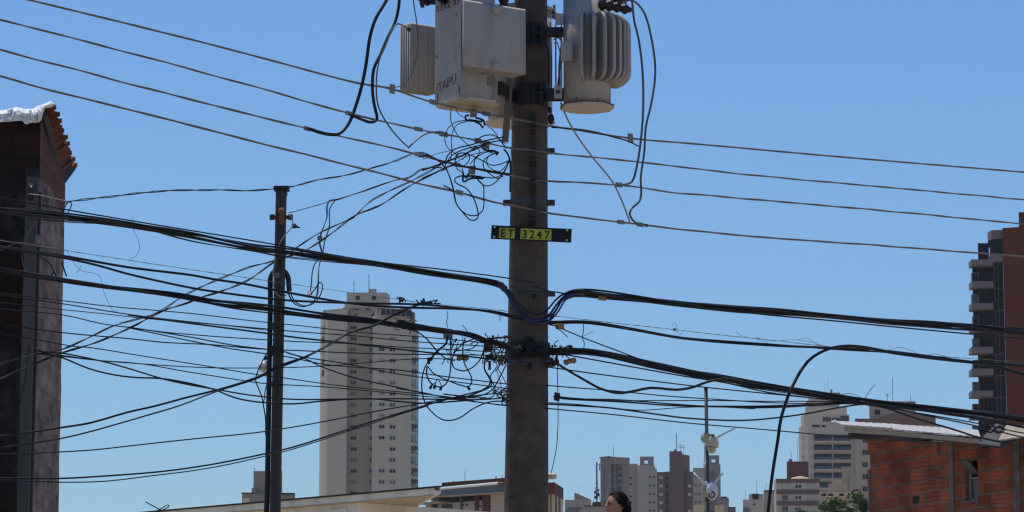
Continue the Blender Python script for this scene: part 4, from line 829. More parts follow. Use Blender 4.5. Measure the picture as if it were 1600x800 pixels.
# ---------------------------------------------------------------- left house
LD = 26.0; A0 = W(57, 500, LD); XA = A0.x
lh = thing('brick_house', 'sooty two storey brick house with a tiled eave and plastic sheet at the left edge', 'house', (XA, LD, GZ(LD)))
ztA = W(60, 189, LD).z; LB = 27.5; ztB = W(96, 288, LB).z; zb_ = GZ(LD) - .4
def poly_wall(name, parent, pts2, axis, thick, m, n=1):
    """pts2: outline in (along, z) ; axis: (origin, direction, inward)"""
    o_, u_, v_ = map(Vector, axis); mb = MB(); k = len(pts2)
    f = [o_ + u_ * a + Vector((0, 0, z)) for a, z in pts2]; bk = [p + v_ * thick for p in f]
    mb.add(f + bk, [tuple(range(k)), tuple(range(2 * k - 1, k - 1, -1))] + [(i, k + i, k + (i + 1) % k, (i + 1) % k) for i in range(k)], m)
    return mb.build(name, parent)
rnd = random.Random(4)
edge = []
zz = zb_; 
while zz < ztB - .1: edge.append(((LB - LD) + rnd.uniform(-.03, .02), zz)); zz += .13
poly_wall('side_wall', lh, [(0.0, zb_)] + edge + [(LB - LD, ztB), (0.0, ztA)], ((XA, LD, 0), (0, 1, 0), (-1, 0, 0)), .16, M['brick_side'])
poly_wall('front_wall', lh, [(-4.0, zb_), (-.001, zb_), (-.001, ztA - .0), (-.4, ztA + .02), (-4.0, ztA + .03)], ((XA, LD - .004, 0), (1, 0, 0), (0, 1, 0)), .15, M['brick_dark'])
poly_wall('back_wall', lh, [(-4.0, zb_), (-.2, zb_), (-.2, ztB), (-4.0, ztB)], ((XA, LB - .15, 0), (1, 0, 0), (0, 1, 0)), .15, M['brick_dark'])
# tiled eave: clay channels side by side, each running outwards
i0, i1 = W(62, 170, LD - .02), W(94, 288, LB + .05); o0, o1 = W(83, 162, LD - .14), W(118, 262, LB + .42)
mb = MB(); NT = 20; vs = []; cols = 8
for i in range(NT * cols + 1):
    t = i / (NT * cols); bump = Vector((0, 0, .028)) * abs(math.sin(PI * NT * t)) * .65; jit = rnd.uniform(-.012, .012)
    a = i0.lerp(i1, t) + bump; b_ = o0.lerp(o1, t) + bump + Vector((.02 * math.sin(int(i / cols) * 2.7), 0, 0)); vs += [a, b_, b_ + Vector((0, 0, .014)), a + Vector((0, 0, .014))]
fs = []
for i in range(NT * cols):
    for j in range(4): a = i * 4 + j; b2 = i * 4 + (j + 1) % 4; fs.append((a, b2, b2 + 4, a + 4))
mb.add(vs, fs, M['tile']); mb.build('tile_eave', lh)
mb = MB(); mb.tube([i0 + Vector((.03, .05, -.04)), i0.lerp(i1, .5) + Vector((.03, 0, -.05)), i1 + Vector((.02, 0, -.03))], .028, M['conc_dark'], 6); mb.build('rafter', lh)
mb = MB(); cA, cB, cC = W(93, 256, LB - .12), W(118, 263, LB + .30), W(98, 290, LB + .02); mb.add([cA, cB, cC, cA + Vector((0, .03, 0)), cB + Vector((0, .03, 0)), cC + Vector((0, .03, 0))], [(0, 2, 1), (3, 4, 5), (0, 1, 4, 3), (1, 2, 5, 4), (2, 0, 3, 5)], M['ink']); mb.build('gable_board', lh)
# roof over the rest of the house (far slope)
mb = MB(); r0 = i0 + Vector((-.02, .25, -.06)); r1 = i1 + Vector((-.02, 0, -.02)); mb.add([r0, r1, r1 + Vector((-4, 0, 0)), r0 + Vector((-4, 0, 0)), r0 + Vector((0, 0, .04)), r1 + Vector((0, 0, .04)), r1 + Vector((-4, 0, .04)), r0 + Vector((-4, 0, .04))], [(0, 1, 2, 3), (7, 6, 5, 4), (0, 4, 5, 1), (1, 5, 6, 2), (2, 6, 7, 3), (3, 7, 4, 0)], M['tile']); mb.build('roof', lh)
# crumpled plastic sheet over the roof edge
tp = MB(); NX, NZ = 70, 12; toppx = [(-60, 172), (-20, 177), (0, 175), (14, 173), (27, 169.5), (38, 173), (47, 173), (60, 168), (72, 163), (80, 160.5), (84, 162)]
botpx = [(-60, 190), (-20, 189), (0, 188), (20, 186), (34, 185), (40, 192), (44, 190), (52, 188), (62, 188), (70, 168), (84, 166)]
def li(T, x):
    for a, b_ in zip(T, T[1:]):
        if a[0] <= x <= b_[0]: return a[1] + (b_[1] - a[1]) * (x - a[0]) / (b_[0] - a[0])
    return T[-1][1]
vs = []
for i in range(NX + 1):
    x = -60 + 144 * i / NX
    for j in range(NZ + 1):
        t = j / NZ
        if t < .35:      # top, lying on the roof and visible as the bright rim
            yy = li(toppx, x) + 2.2 * noise.noise(Vector((x * .16, t * 5, 2))); dd = LD + .55 - (.62 + (.14 if x > 60 else 0)) * (t / .35)
            yy = yy + (1 - t / .35) * -1.0
        else:
            s_ = (t - .35) / .65; yy = li(toppx, x) * (1 - s_) + li(botpx, x) * s_ + (3 * s_ + (1 - s_) * 2.5) * (li(botpx, x) > 180); dd = LD - .075 - (.14 if x > 60 else 0) - .07 * noise.noise(Vector((x * .09, s_ * 1.3, 0))) - .035 * noise.noise(Vector((x * .28 + s_ * 2, s_ * 2, 4)))
        vs.append(W(x, yy, dd))
tp.add(vs, [(i * (NZ + 1) + j, (i + 1) * (NZ + 1) + j, (i + 1) * (NZ + 1) + j + 1, i * (NZ + 1) + j + 1) for i in range(NX) for j in range(NZ)], M['tarp'])
tarp = tp.build('plastic_sheet', None, False); tag(tarp, 'crumpled white plastic sheet draped over the roof edge of the left brick house', 'plastic sheet')
sm = tarp.modifiers.new('thick', 'SOLIDIFY'); sm.thickness = .006
# post in front of the left house
hp_d = 25.72; q = 1 / PXM(hp_d); top = W(51.5, 268, hp_d); bot = W(36.5, 800, hp_d); dr_ = (top - bot).normalized(); base = bot + dr_ * ((GZ(hp_d) - .3 - bot.z) / dr_.z)
hp = thing('service_post', 'grey square concrete service post standing against the front of the left brick house', 'post', (base.x, base.y, GZ(hp_d)))
mb = MB(); mb.box((base + top) / 2, (9 * q, 0, 0), (0, 9 * q, 0), (top - base) / 2, M['conc_dark']); mb.build('shaft', hp)
mb = MB(); mb.abox(W(53, 271, hp_d), 11 * q, .06, 6 * q, M['ink']); mb.build('cap', hp)
mb = MB(); a = W(62, 300, hp_d + .05); b_ = W(48, 800, hp_d + .05); mb.tube([b_ + (b_ - a) * .6, b_, a], 3 * q, M['pipe'], 8); mb.build('conduit', hp)
mb = MB(); mb.tube([W(49, 312, hp_d - .1), W(49, 307, hp_d - .1), W(49, 302, hp_d - .1), W(49, 297, hp_d - .1), W(49, 291, hp_d - .1)], [4 * q, 6 * q, 3.5 * q, 6 * q, 3.5 * q], M['bushing'], 12); mb.build('spool_insulator', hp, True)
mb = MB(); mb.box(W(49, 290, hp_d - .06), (3 * q, 0, 0), (0, .05, 0), (0, 0, 2 * q), M['clampgrey']); mb.build('bracket', hp)
mb = MB(); mb.sphere(W(59.5, 374, hp_d - .08), 5 * q, .03, 8 * q, M['clampgrey'], 12, 8); mb.build('pulley', hp, True)
wire('ground_wire', 'wire', 'pale wire bowing out in front of the concrete post of the left house', '58,340 50,354 43,368 38,382 35,398 36,412 41,424', 1.6, 'greywire', d0=hp_d - .14)
for lab, s_ in (('pale thin wire rising from the left edge to the tied knot on the left house', '-10,398 8,388 25,380 45,381 60,384 78,388 97,391'), ('pale thin wire crossing the front of the left house to its corner', '-10,373 10,377 40,382 70,386 98,390')):
    wire('guy_wire', 'wire', lab, s_, 1.2, 'greywire', d0=25.3)
for i, s_ in enumerate(('60,400 78,412 88,432', '84,424 76,438 74,430', '20,560 22,640 18,720 22,800', '12,580 8,660 14,760 16,830', '45,540 38,600 24,660 8,760')):
    wire('loose_cable', 'cable', ('short black cable slanting over the plaster side of the left house', 'black hooked cable end on the plaster side of the left house', 'right one of three cables hanging down the sooty front wall', 'left one of three cables hanging down the sooty front wall', 'cable slanting from the post down across the sooty front wall')[i], s_, 1.6, 'black', d0=25.55 if i > 1 else 25.9)
wire('loose_cable', 'cable', 'black cable stub hanging at the outer corner of the left house', '97,410 100,420 104,432', 2.4, 'black', d0=26)

# ---------------------------------------------------------------- cream slab roof house
zs = W(0, 758.8, 34.7).z - .125; P1 = XY(689, 765, 34.7); Pm = XY(222, 800, 38.3); u_ = (P1 - Pm).normalized(); P0 = P1 - u_ * 9.0
P2 = XY(622, 800, 38.0) ; P2 = P1 + (P2 - P1) * 1.25; P3 = P0 + (P2 - P1)
M['cream_wall'] = mat('cream_render', (.78, .69, .54), .9, var=.12, scale=4, bump=.2, streak=True, grime=.35, gscale=5, gcol=(.22, .17, .12))  # cream raised to stand in for grazing sun on the slab edge
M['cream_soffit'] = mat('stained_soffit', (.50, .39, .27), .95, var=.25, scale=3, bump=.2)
ch_ = thing('slab_roof_house', 'cream rendered house with a wide flat slab roof at the bottom left', 'house', (P0.x, P0.y, GZ(38)))
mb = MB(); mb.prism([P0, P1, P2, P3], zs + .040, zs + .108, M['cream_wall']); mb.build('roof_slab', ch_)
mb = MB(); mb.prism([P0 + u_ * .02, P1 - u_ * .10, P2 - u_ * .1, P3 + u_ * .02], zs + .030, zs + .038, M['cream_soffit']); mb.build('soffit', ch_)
nq = Vector((u_.y, -u_.x)); nq = nq if nq.y < 0 else -nq
mb = MB(); mb.prism([P0 + nq * .02, P1 + nq * .02 - u_ * .02, P1 - nq * .1 - u_ * .02, P0 - nq * .1], zs + .110, zs + .125, M['ink']); mb.build('waterproof_edge', ch_)
tW = ((XY(567, 780, 1.0)).x); 
# wall end where the sight line of px 567 meets the facade
k_ = (567 - 800) / F / CT; base_ = P1 - nq * .06; t_ = (k_ * base_.y - base_.x) / (u_.x - k_ * u_.y); We = base_ + u_ * t_
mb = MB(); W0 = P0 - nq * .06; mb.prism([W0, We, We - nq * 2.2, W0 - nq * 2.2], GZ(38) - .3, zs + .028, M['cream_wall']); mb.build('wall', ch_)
for px_, s_ in ((533, .25),):
    tt = ((px_ - 800) / F / CT * base_.y - base_.x) / (u_.x - (px_ - 800) / F / CT * u_.y); c_ = base_ + u_ * tt + nq * .01
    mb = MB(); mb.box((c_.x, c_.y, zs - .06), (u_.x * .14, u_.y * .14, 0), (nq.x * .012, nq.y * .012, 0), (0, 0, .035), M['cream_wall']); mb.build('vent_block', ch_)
wire('rebar', 'wire', 'thin straight steel rod sticking up left from the edge of the cream slab roof', '227,784 238,790 252,797', 1.8, 'ink', d0=37.2)
wire('rebar', 'wire', 'bent double wire loop lying on the edge of the cream slab roof', '247,798 256,792 262,789 264,791 258,795 250,798 246,797', 1.6, 'ink', d0=37.2)
pa = W(690, 763.2, 34.5); pb = W(779, 755, 33.0); mb = MB(); mb.tube([pa, pb], .014, M['white'], 8); mb.tube([pb, W(787, 755.5, 32.9)], .012, M['rust'], 8)
o = mb.build('pipe', None); tag(o, 'long thin white pipe running from the slab roof corner towards the concrete pole', 'pipe')
mb = MB(); mb.box(W(683, 764.3, 34.55), (.025, 0, 0), (0, .02, 0), (0, 0, .012), M['rust']); mb.build('rusty_bracket', ch_)

# ---------------------------------------------------------------- right brick house
dL, dR = 46.0, 42.4; QL = XY(1360, 740, dL); QR = XY(1680, 740, dR); uu = (QR - QL); WL = uu.length; uu.normalize(); ang = math.atan2(uu.y, uu.x)
rh = thing('brick_house', 'unfinished red hollow brick house with white roof sheets at the lower right', 'house', (QL.x, QL.y, GZ(45)), rot=ang)
MAT_R = Matrix.Translation((QL.x, QL.y, 0)) @ Matrix.Rotation(ang, 4, 'Z')
def wl(px):
    k = (px - 800) / F / CT * 1.0; 
    return (k * QL.y - QL.x) / (uu.x - k * uu.y)
def wz(px, py):
    t = wl(px); d = QL.y + uu.y * t; return W(px, py, d).z
def rbox(x0, x1, y0, y1, z0, z1, m, name, parent=rh, jit=0):
    mb = MB(); c = MAT_R @ Vector(((x0 + x1) / 2, (y0 + y1) / 2, (z0 + z1) / 2)); X = Vector((uu.x, uu.y, 0)); Y = Vector((-uu.y, uu.x, 0))
    mb.box(c, X * (x1 - x0) / 2, Y * (y1 - y0) / 2, (0, 0, (z1 - z0) / 2), m); return mb.build(name, parent)
x0w, x1w = wl(1501.5), wl(1520.5); zw0, zw1 = wz(1511, 781), wz(1511, 717); ztL = wz(1362, 688); ztR = wz(1540, 690); zgr = GZ(45) - .4
mb = MB()
def rq(a, b_, za0, za1, zb0, zb1, m):
    X = lambda x, y, z: MAT_R @ Vector((x, y, z)); T = .14
    mb.add([X(a, 0, za0), X(b_, 0, zb0), X(b_, 0, zb1), X(a, 0, za1), X(a, T, za0), X(b_, T, zb0), X(b_, T, zb1), X(a, T, za1)], [(0, 1, 2, 3), (7, 6, 5, 4), (0, 4, 5, 1), (1, 5, 6, 2), (2, 6, 7, 3), (3, 7, 4, 0)], m)
def zt_(x): return ztL + (ztR - ztL) * x / wl(1540)
xr = wl(1548)
# ragged left end made of whole and half blocks
z = zgr; kk = 0
while z < zt_(0) - .12:
    rnd_ = (.0, .055)[kk % 2] + random.uniform(-.012, .012); rq(-rnd_, .4, z, z + .205, z, z + .205, M['brick_red']); z += .205; kk += 1
rq(.4, x0w, zgr, zt_(.4), zgr, zt_(x0w), M['brick_red']); rq(x0w, x1w, zgr, zw0, zgr, zw0, M['brick_red']); rq(x0w, x1w, zw1, zt_(x0w), zw1, zt_(x1w), M['brick_red'])
rq(x1w, xr, zgr, zt_(x1w), zgr, zt_(xr), M['brick_red']); rq(xr, WL, zgr, wz(1560, 668), zgr, wz(1680, 640), M['brick_red'])
mb.build('wall', rh)
mb2 = mb; mb = MB(); X = lambda x, y, z: MAT_R @ Vector((x, y, z))
rbox(.0, .14, .14, 4.5, zgr, ztL - .1, M['brick_red'], 'end_wall')
rbox(-.045, .0, -.01, .12, zgr, wz(1358, 736), M['conc'], 'concrete_pier'); 
a_, b_ = wl(1477), wl(1483.5); rbox(a_, b_, -.012, .10, zgr, wz(1480, 690), M['conc'], 'concrete_column')
a_, b_ = wl(1577.5), wl(1586.5); rbox(a_, b_, -.015, .10, zgr, wz(1582, 672), M['conc'], 'concrete_column')
# header: bricks set upright and a black box painting the shaded gap below the sheets
a_, b_ = wl(1416), wl(1445); rbox(a_, b_, -.004, .10, wz(1430, 689), wz(1430, 678), M['ink'], 'gap_shade_strip'); 
win = rbox(x0w, x0w + .035, .02, .09, zw0, zw1, M['conc_dark'], 'window_jamb')
fr = MB(); Xv = Vector((uu.x, uu.y, 0)); Yv = Vector((-uu.y, uu.x, 0)); M['winframe'] = mat('old_frame', (.20, .19, .17), .6, var=.2, scale=20); M['glass'] = mat('dusty_glass', (.06, .062, .065), .25, var=.5, scale=5)
def fb_(a, b_, z0, z1): c = X((a + b_) / 2, .045, (z0 + z1) / 2); fr.box(c, Xv * (b_ - a) / 2, Yv * .022, (0, 0, (z1 - z0) / 2), M['winframe'])
xa = x0w + .05; zm = wz(1511, 747); fb_(xa, xa + .025, zw0, zw1); fb_(x1w - .03, x1w - .005, zw0, zw1); fb_(xa, x1w, zw0, zw0 + .02); fb_(xa, x1w, zw1 - .02, zw1); fb_(xa, x1w, zm - .01, zm + .01)
wf = fr.build('window', rh)
g_ = MB(); g_.box(X((xa + x1w) / 2, .05, (zw0 + zm) / 2), Xv * ((x1w - xa) / 2 - .02), Yv * .003, (0, 0, (zm - zw0) / 2 - .01), M['glass']); g1 = g_.build('lower_pane', wf) if False else g_.build('lower_pane', rh)
g_ = MB(); g_.box(X((xa + x1w) / 2, -.05, zm + .14), Xv * ((x1w - xa) / 2 - .02), Yv * .10 + Vector((0, 0, -.085)), (Yv * .006 + Vector((0, 0, .006))), M['glass']); g_.build('hopper_pane', rh)
rbox(x0w - .03, x1w + .03, -.02, .10, zw0 - .04, zw0 - .001, M['conc'], 'window_sill')
rbox(x0w, x1w, .12, .13, zw0, zw1, M['ink'], 'window_backing')
for (px, py, w_, h_) in ((1424, 781, 10, 12), (1491, 776, 4, 4), (1597, 740, 6, 5), (1395, 762, 4, 5), (1461, 700, 5, 16), (1534, 695, 12, 9)):
    t = wl(px); zc = wz(px, py); qq = 1 / PXM(44)
    rbox(t - w_ * qq * .8, t + w_ * qq * .8, -.005, .05, zc - h_ * qq / 2, zc + h_ * qq / 2, M['brick_dark'] if w_ > 8 else M['conc_dark'], 'patch')
# roof sheets
M['sheet'] = mat('white_sheet', (.42, .40, .37), .8, var=.12, scale=5)
M['sheet_edge'] = mat('aged_sheet', (.34, .27, .20), .9, var=.2, scale=9)
def sheet(corners, th, m1, name, waves=0):
    F1, F2, B2, B1 = [W(*c) for c in corners]; mb = MB(); n = 60; vs = []
    for i in range(n + 1):
        t = i / n; a = .0025 * math.sin(2 * PI * waves * t) if waves else 0
        f = F1.lerp(F2, t) + Vector((0, 0, a)); b_ = B1.lerp(B2, t) + Vector((0, 0, a)); vs += [f, b_, b_ + Vector((0, 0, th)), f + Vector((0, 0, th))]
    fs = []
    for i in range(n):
        for j in range(4): p = i * 4 + j; r = i * 4 + (j + 1) % 4; fs.append((p, p + 4, r + 4, r))
    fs += [(0, 1, 2, 3), (4 * n + 3, 4 * n + 2, 4 * n + 1, 4 * n)]
    mb.add(vs, fs, m1); return mb.build(name, rh)
sheet(((1317, 665, 45.0), (1410, 671, 44.1), (1402, 664, 45.6), (1303, 659, 46.6)), .014, M['sheet'], 'roof_sheet', 9)
sheet(((1396, 672, 43.7), (1532, 684, 42.5), (1528, 673, 44.2), (1392, 664, 45.2)), .014, M['sheet'], 'roof_sheet', 12)
sheet(((1319, 673, 45.04), (1412, 681, 44.14), (1412, 682, 44.3), (1319, 674, 45.2)), .062, M['sheet_edge'], 'eave_batten')
sheet(((1398, 681, 43.74), (1531, 693, 42.54), (1531, 693, 42.7), (1398, 681, 43.9)), .058, M['sheet_edge'], 'eave_batten')
sheet(((1526, 695, 42.4), (1562, 699, 42.0), (1606, 680, 43.3), (1556, 664, 44.0)), .02, M['conc_dark'], 'old_roof_sheet', 3)
sheet(((1560, 690, 42.1), (1610, 683, 41.8), (1612, 668, 43), (1572, 667, 43)), .02, M['sheet_edge'], 'old_roof_sheet', 3)
for px in (1345, 1440, 1515):
    t = wl(px); rbox(t - .03, t + .03, -.25, 1.2, zt_(t) + .02, zt_(t) + .10, M['conc_dark'], 'rafter')
mb = MB(); mb.tube([W(1304, 659, 47.5), W(1298, 662, 47.3)], .03, M['sheet'], 8); mb.build('sheet_tip', rh)
# ---------------------------------------------------------------- far buildings
def col(name, c, v=.06, sc=.15, rough=.9): return mat(name, c, rough, var=v, scale=sc, spec=.15 if rough > .4 else .4)
B = dict(slabd=col('weathered_slab', (.19, .16, .15)), beige=col('beige_paint', (.49, .415, .305), .05, .05), tan=col('tan_paint', (.40, .325, .225), .05, .05), lilac=col('pale_lilac_paint', (0.392, 0.320, 0.261)), grey=col('grey_paint', (0.271, 0.225, 0.178)),
         greyd=col('dark_grey_paint', (0.172, 0.150, 0.136)), lgrey=col('light_grey_paint', (0.381, 0.320, 0.250)), brown=col('brown_paint', (.155, .095, .075)), brown2=col('red_brown_and_lit_side', (.20, .115, .085)),
         white=col('white_paint', (0.531, 0.440, 0.337)), pink=col('pinkish_paint', (0.461, 0.340, 0.250)), redbrown=col('red_brown_tile', (0.139, 0.050, 0.034)), brick=col('tower_brick', (.13, .03, .016), .12, .5),
         slab=col('pale_slab', (0.392, 0.300, 0.212)), dglass=col('dark_blue_glass', (.010, .012, .020), .3, .3, .6), glass=col('blue_glass', (.03, .045, .065), .6, .25, .3),
         gglass=col('grey_green_cladding', (.13, .15, .145), .12, .2, .5), roofd=col('dark_roof', (0.099, 0.065, 0.041), .2, .3), frame=col('pale_frame', (0.416, 0.350, 0.257)), blind=col('pale_blind', (0.485, 0.430, 0.333), .1, .5),
         cream=col('cream_roof_paint', (0.635, 0.470, 0.273)), green=mat('roof_plants', (.03, .055, .02), .9, var=.5, scale=1.5))
MASTM = mat('mast_steel', (.05, .055, .06), .6, .3, var=.2)
class Bld:
    def __init__(s, name, label, px, d, cat='building', group=None, gy=None):
        p = W(px, 760, d); s.t = thing(name, label, cat, (p.x, p.y, GZ(d)), group); s.d = d
    def xy(s, px, d, py=700): v = W(px, py, d); return Vector((v.x, v.y))
    def block(s, chain, ytop, m, part='wall', back=18.0, ybot=None, py=None):
        dm = chain[0][1]; py = py or (ytop + 60); f = [s.xy(px, d, py) for px, d in chain]; bk = [s.xy(chain[-1][0], chain[-1][1] + back, py), s.xy(chain[0][0], chain[0][1] + back, py)]
        z1 = W(0, ytop, min(c[1] for c in chain)).z; z0 = GZ(dm) - 1 if ybot is None else W(0, ybot, min(c[1] for c in chain)).z
        mb = MB(); mb.prism(f + bk, z0, z1, m); return mb.build(part, s.t)
    def rect(s, chain, x0, x1, y0, y1, m, part='window', proud=.12, thick=.2, frame=None, parent=None, mull=0, fw=.18):
        """box on the facade between picture columns x0..x1 and rows y0..y1"""
        xm = (x0 + x1) / 2; seg = None
        for a, b_ in zip(chain, chain[1:]):
            if a[0] - .5 <= xm <= b_[0] + .5: seg = (a, b_)
        if seg is None: seg = (chain[0], chain[-1])
        py = (y0 + y1) / 2; A_ = s.xy(seg[0][0], seg[0][1], py); Bb = s.xy(seg[1][0], seg[1][1], py); u = (Bb - A_).normalized(); n = Vector((u.y, -u.x)); n = n if n.y < 0 else -n
        def at(px): k = W(px, py, 1.0).x; t = (k * A_.y - A_.x) / (u.x - k * u.y); return A_ + u * t
        p0, p1 = at(x0), at(x1); dm = (p0.y + p1.y) / 2; z0, z1 = W(0, y1, dm).z, W(0, y0, dm).z; c = (p0 + p1) / 2; hw = (p1 - p0).length / 2; hz = (z1 - z0) / 2
        mb = MB(); U = Vector((u.x, u.y, 0)); N = Vector((n.x, n.y, 0)); C = Vector((c.x, c.y, (z0 + z1) / 2))
        mb.box(C + N * (proud - thick / 2), U * hw, N * (thick / 2), (0, 0, hz), m)
        if frame:
            f_ = fw
            for (cx_, cz_, wx, wz_) in ((0, hz + f_ / 2, hw + f_, f_ / 2), (0, -hz - f_ / 2, hw + f_ * 1.3, f_ / 2), (-hw - f_ / 2, 0, f_ / 2, hz), (hw + f_ / 2, 0, f_ / 2, hz)):
                mb.box(C + U * cx_ + Vector((0, 0, cz_)) + N * (proud * .5), U * wx, N * (proud * .5 + .05), (0, 0, wz_), frame)
            for i in range(mull): mb.box(C + U * (hw * 2 * (i + 1) / (mull + 1) - hw) + N * (proud + .01), U * .05, N * .03, (0, 0, hz), frame)
        return mb.build(part, s.t)
    def antenna(s, px, y0, y1, d, w_=1.0, arms=()):
        q = 1 / PXM(d); mb = MB(); mb.tube([W(px, y1 + 3, d + 4), W(px, y0, d + 4)], w_ * q / 2, MASTM, 4)
        for (a, x0, x1) in arms: mb.tube([W(px + x0, a, d + 4), W(px + x1, a, d + 4)], .35 * q, MASTM, 4)
        mb.build('antenna', s.t)
rw = random.Random(11)

# beige residential tower
d0 = 866.; b = Bld('apartment_tower', 'tall beige apartment tower with curved balcony corners, left of the concrete pole', 578, d0)
ch = [(500.5, d0 + 14), (503, d0 + 7), (507, d0 + 3), (512, d0), (542.5, d0 - 2)]; b.block(ch, 485, B['beige'], 'left_wing', 22)
chm = [(541, d0 + 2.5), (583, d0 + 2.5)]; b.block(chm, 485, B['tan'], 'middle_wing', 20)
chr_ = [(582, d0 - 1.5), (592, d0 - 2.2), (628, d0 - 1.0), (642, d0 + 2.2), (648.5, d0 + 6.5), (652.5, d0 + 11.5), (654.3, d0 + 18)]; b.block(chr_, 500, B['beige'], 'right_wing', 6)
b.block([(504, d0 + 3), (545, d0 - 1.8)], 481, B['slab'], 'parapet', 10, ybot=486)
b.block([(585, d0 + 1), (648, d0 + 5)], 486, B['beige'], 'roof_terrace', 8, ybot=502)
b.rect([(590, d0 + .5), (648, d0 + 4.8)], 594, 641, 483.5, 494, B['dglass'], 'terrace_glazing', .5, .6, B['frame'], mull=5)
b.rect(chr_, 643.5, 648.3, 488, 500, B['dglass'], 'terrace_glazing', .1, .4, None)
b.block([(545, d0 + 2.4), (590, d0 + 2.4)], 480, B['tan'], 'roof_room', 10, ybot=487)
b.block([(541.5, d0 + 4), (604, d0 + 4), (609, d0 + 9)], 457, B['beige'], 'penthouse', 10, ybot=482); b.block([(538, d0 + 3.2), (607, d0 + 3.2)], 474.5, B['beige'], 'penthouse_base', 9, ybot=481)
b.block([(576.5, d0 + 5), (588, d0 + 5)], 451.5, B['tan'], 'roof_tank', 5, ybot=458)
for x in (559, 584.5): b.rect([(541, d0 + 4), (604, d0 + 4)], x - 3.2, x + 3.2, 462.5, 468.5, B['dglass'], 'window', .1, .3, B['frame'])
for x in (555.5, 581.5): b.rect(chm, x - 1.7, x + 1.7, 491, 494, B['dglass'], 'window', .1, .3)
b.antenna(553, 438, 456, d0, .9, ((444, -2, 2),)); b.antenna(576.5, 428, 455, d0, 1.1)
for i in range(17):
    y = 512 + 17.25 * i
    b.rect(chm, 547.8, 557, y - 2.6, y + 2.6, B[rw.choice(('glass', 'glass', 'dglass', 'dglass', 'greyd'))], 'window', .12, .3, B['tan'], mull=1, fw=.12)
    b.rect(chm, 577.5, 582, y - 2.6, y + 2.6, B['dglass'], 'window', .12, .3, B['tan'], mull=1)
    if i:
        b.rect(chr_, 591.9, 600.6, y - 2.6 - .5, y + 2.6 - .5, B['blind'] if i in (11, 12, 1) else B[rw.choice(('glass', 'dglass', 'grey'))], 'window', .12, .3, B['beige'], mull=1, fw=.12)
        b.rect(chr_, 608.6, 617.4, y - 2.6, y + 2.6, B[rw.choice(('glass', 'dglass', 'dglass', 'greyd'))], 'window', .12, .3, B['beige'], mull=1, fw=.12)
    yb = 514 + 17.25 * i
    gm = B['dglass'] if rw.random() < .6 else B['glass']
    b.rect(chr_, 643.6, 648.3, yb - 6.3, yb + 4.6, gm, 'balcony_glazing', .10, .4, None); b.rect(chr_, 648.7, 652.4, yb - 6.3, yb + 4.6, gm, 'balcony_glazing', .10, .4, None)
    b.rect(chr_, 643.8, 648.3, yb + .2, yb + 4.4, B['glass'], 'balcony_rail', .20, .08, None); b.rect(chr_, 648.7, 652.3, yb + .2, yb + 4.4, B['glass'], 'balcony_rail', .20, .08, None)
    b.rect(ch, 503.1, 506.9, yb - 5, yb + 4.5, gm, 'balcony_glazing', .10, .4, None)
for x, w_ in ((514, 5), (525, 7), (548, 4), (606, 8)):
    mb = MB(); c_ = W(x + 28, 484.5, d0 + (1.5 if x < 600 else -.5)); q = 1 / PXM(d0)
    for k in range(9): mb.sphere(c_ + Vector((rw.uniform(-w_, w_) * q, rw.uniform(-.5, .5), rw.uniform(0, 3) * q)), 1.6 * q, .5, 1.3 * q, B['green'], 6, 5)
    mb.build('roof_plants', b.t)

# stepped block behind the steel post
d = 620.; b = Bld('office_block', 'small grey stepped block behind the lower steel post', 418, d); b.block([(395.5, d), (440.5, d)], 736, B['grey'], 'tower', 10)
b.block([(377.5, d - 2), (460.5, d - 1)], 771, B['grey'], 'base', 14); b.block([(392.5, d - 1), (399, d - 1)], 762, B['grey'], 'stair_block', 5); b.rect([(377.5, d - 2), (460.5, d - 1)], 379, 390, 778, 786, B['cream'], 'window', .1, .2)
b.rect([(377.5, d - 2), (460.5, d - 1)], 377, 397, 769.8, 771.5, B['roofd'], 'coping', .4, .8); b.rect([(377.5, d - 2), (460.5, d - 1)], 438, 461, 770.2, 773, B['roofd'], 'coping', .4, .8); b.antenna(398, 731, 737, d, .8)

# long hall behind the pole
d = 250.; b = Bld('long_building', 'long pale building with a brown roof band, partly behind the foot of the concrete pole', 740, d)
ch = [(665, d + 4), (823, d - 4)]; b.block(ch, 776, B['lilac'], 'wall', 14, py=785)
b2 = [(672, d + 3.2), (823, d - 4.6)]; 
def strip(bl, chain, yl0, yl1, yr0, yr1, m, part, th):
    (xa, da), (xb, db) = chain[0], chain[-1]; mb = MB(); A1, A2, C1, C2 = W(xa, yl0, da), W(xa, yl1, da), W(xb, yr0, db), W(xb, yr1, db)
    off = Vector((0, th, 0)); vs = [A2, C2, C1, A1]; vs += [v + off for v in vs]; mb.add(vs, [(0, 1, 2, 3), (7, 6, 5, 4), (0, 4, 5, 1), (1, 5, 6, 2), (2, 6, 7, 3), (3, 7, 4, 0)], m); return mb.build(part, bl.t)
strip(b, b2, 763, 776.5, 752, 768, B['gglass'], 'clerestory', 8); strip(b, [(690, d + 2.4), (823, d - 5.0)], 755.2, 762, 744.8, 755, B['roofd'], 'roof_band', 9)
strip(b, [(672, d + 2.4), (823, d - 5.2)], 776, 777.2, 766, 767.3, B['frame'], 'roof_edge', 1)
strip(b, [(690, d + 2.2), (823, d - 5.2)], 754.2, 755.4, 743.8, 745, B['redbrown'], 'roof_edge', 1)
for x0, x1 in ((743, 748.5), (755, 768.5)): b.rect(ch, x0, x1, 772, 812, B['redbrown'], 'brown_panel', .1, .2)
for x in (745.5, 758.5, 764.5):
    for y in (781, 793, 805): b.rect(ch, x - 1, x + 1, y - 2.6, y + 2.6, B['glass'], 'window', .14, .2)
b.rect(ch, 768.5, 790, 770, 812, B['pink'], 'end_bay', .12, .3)
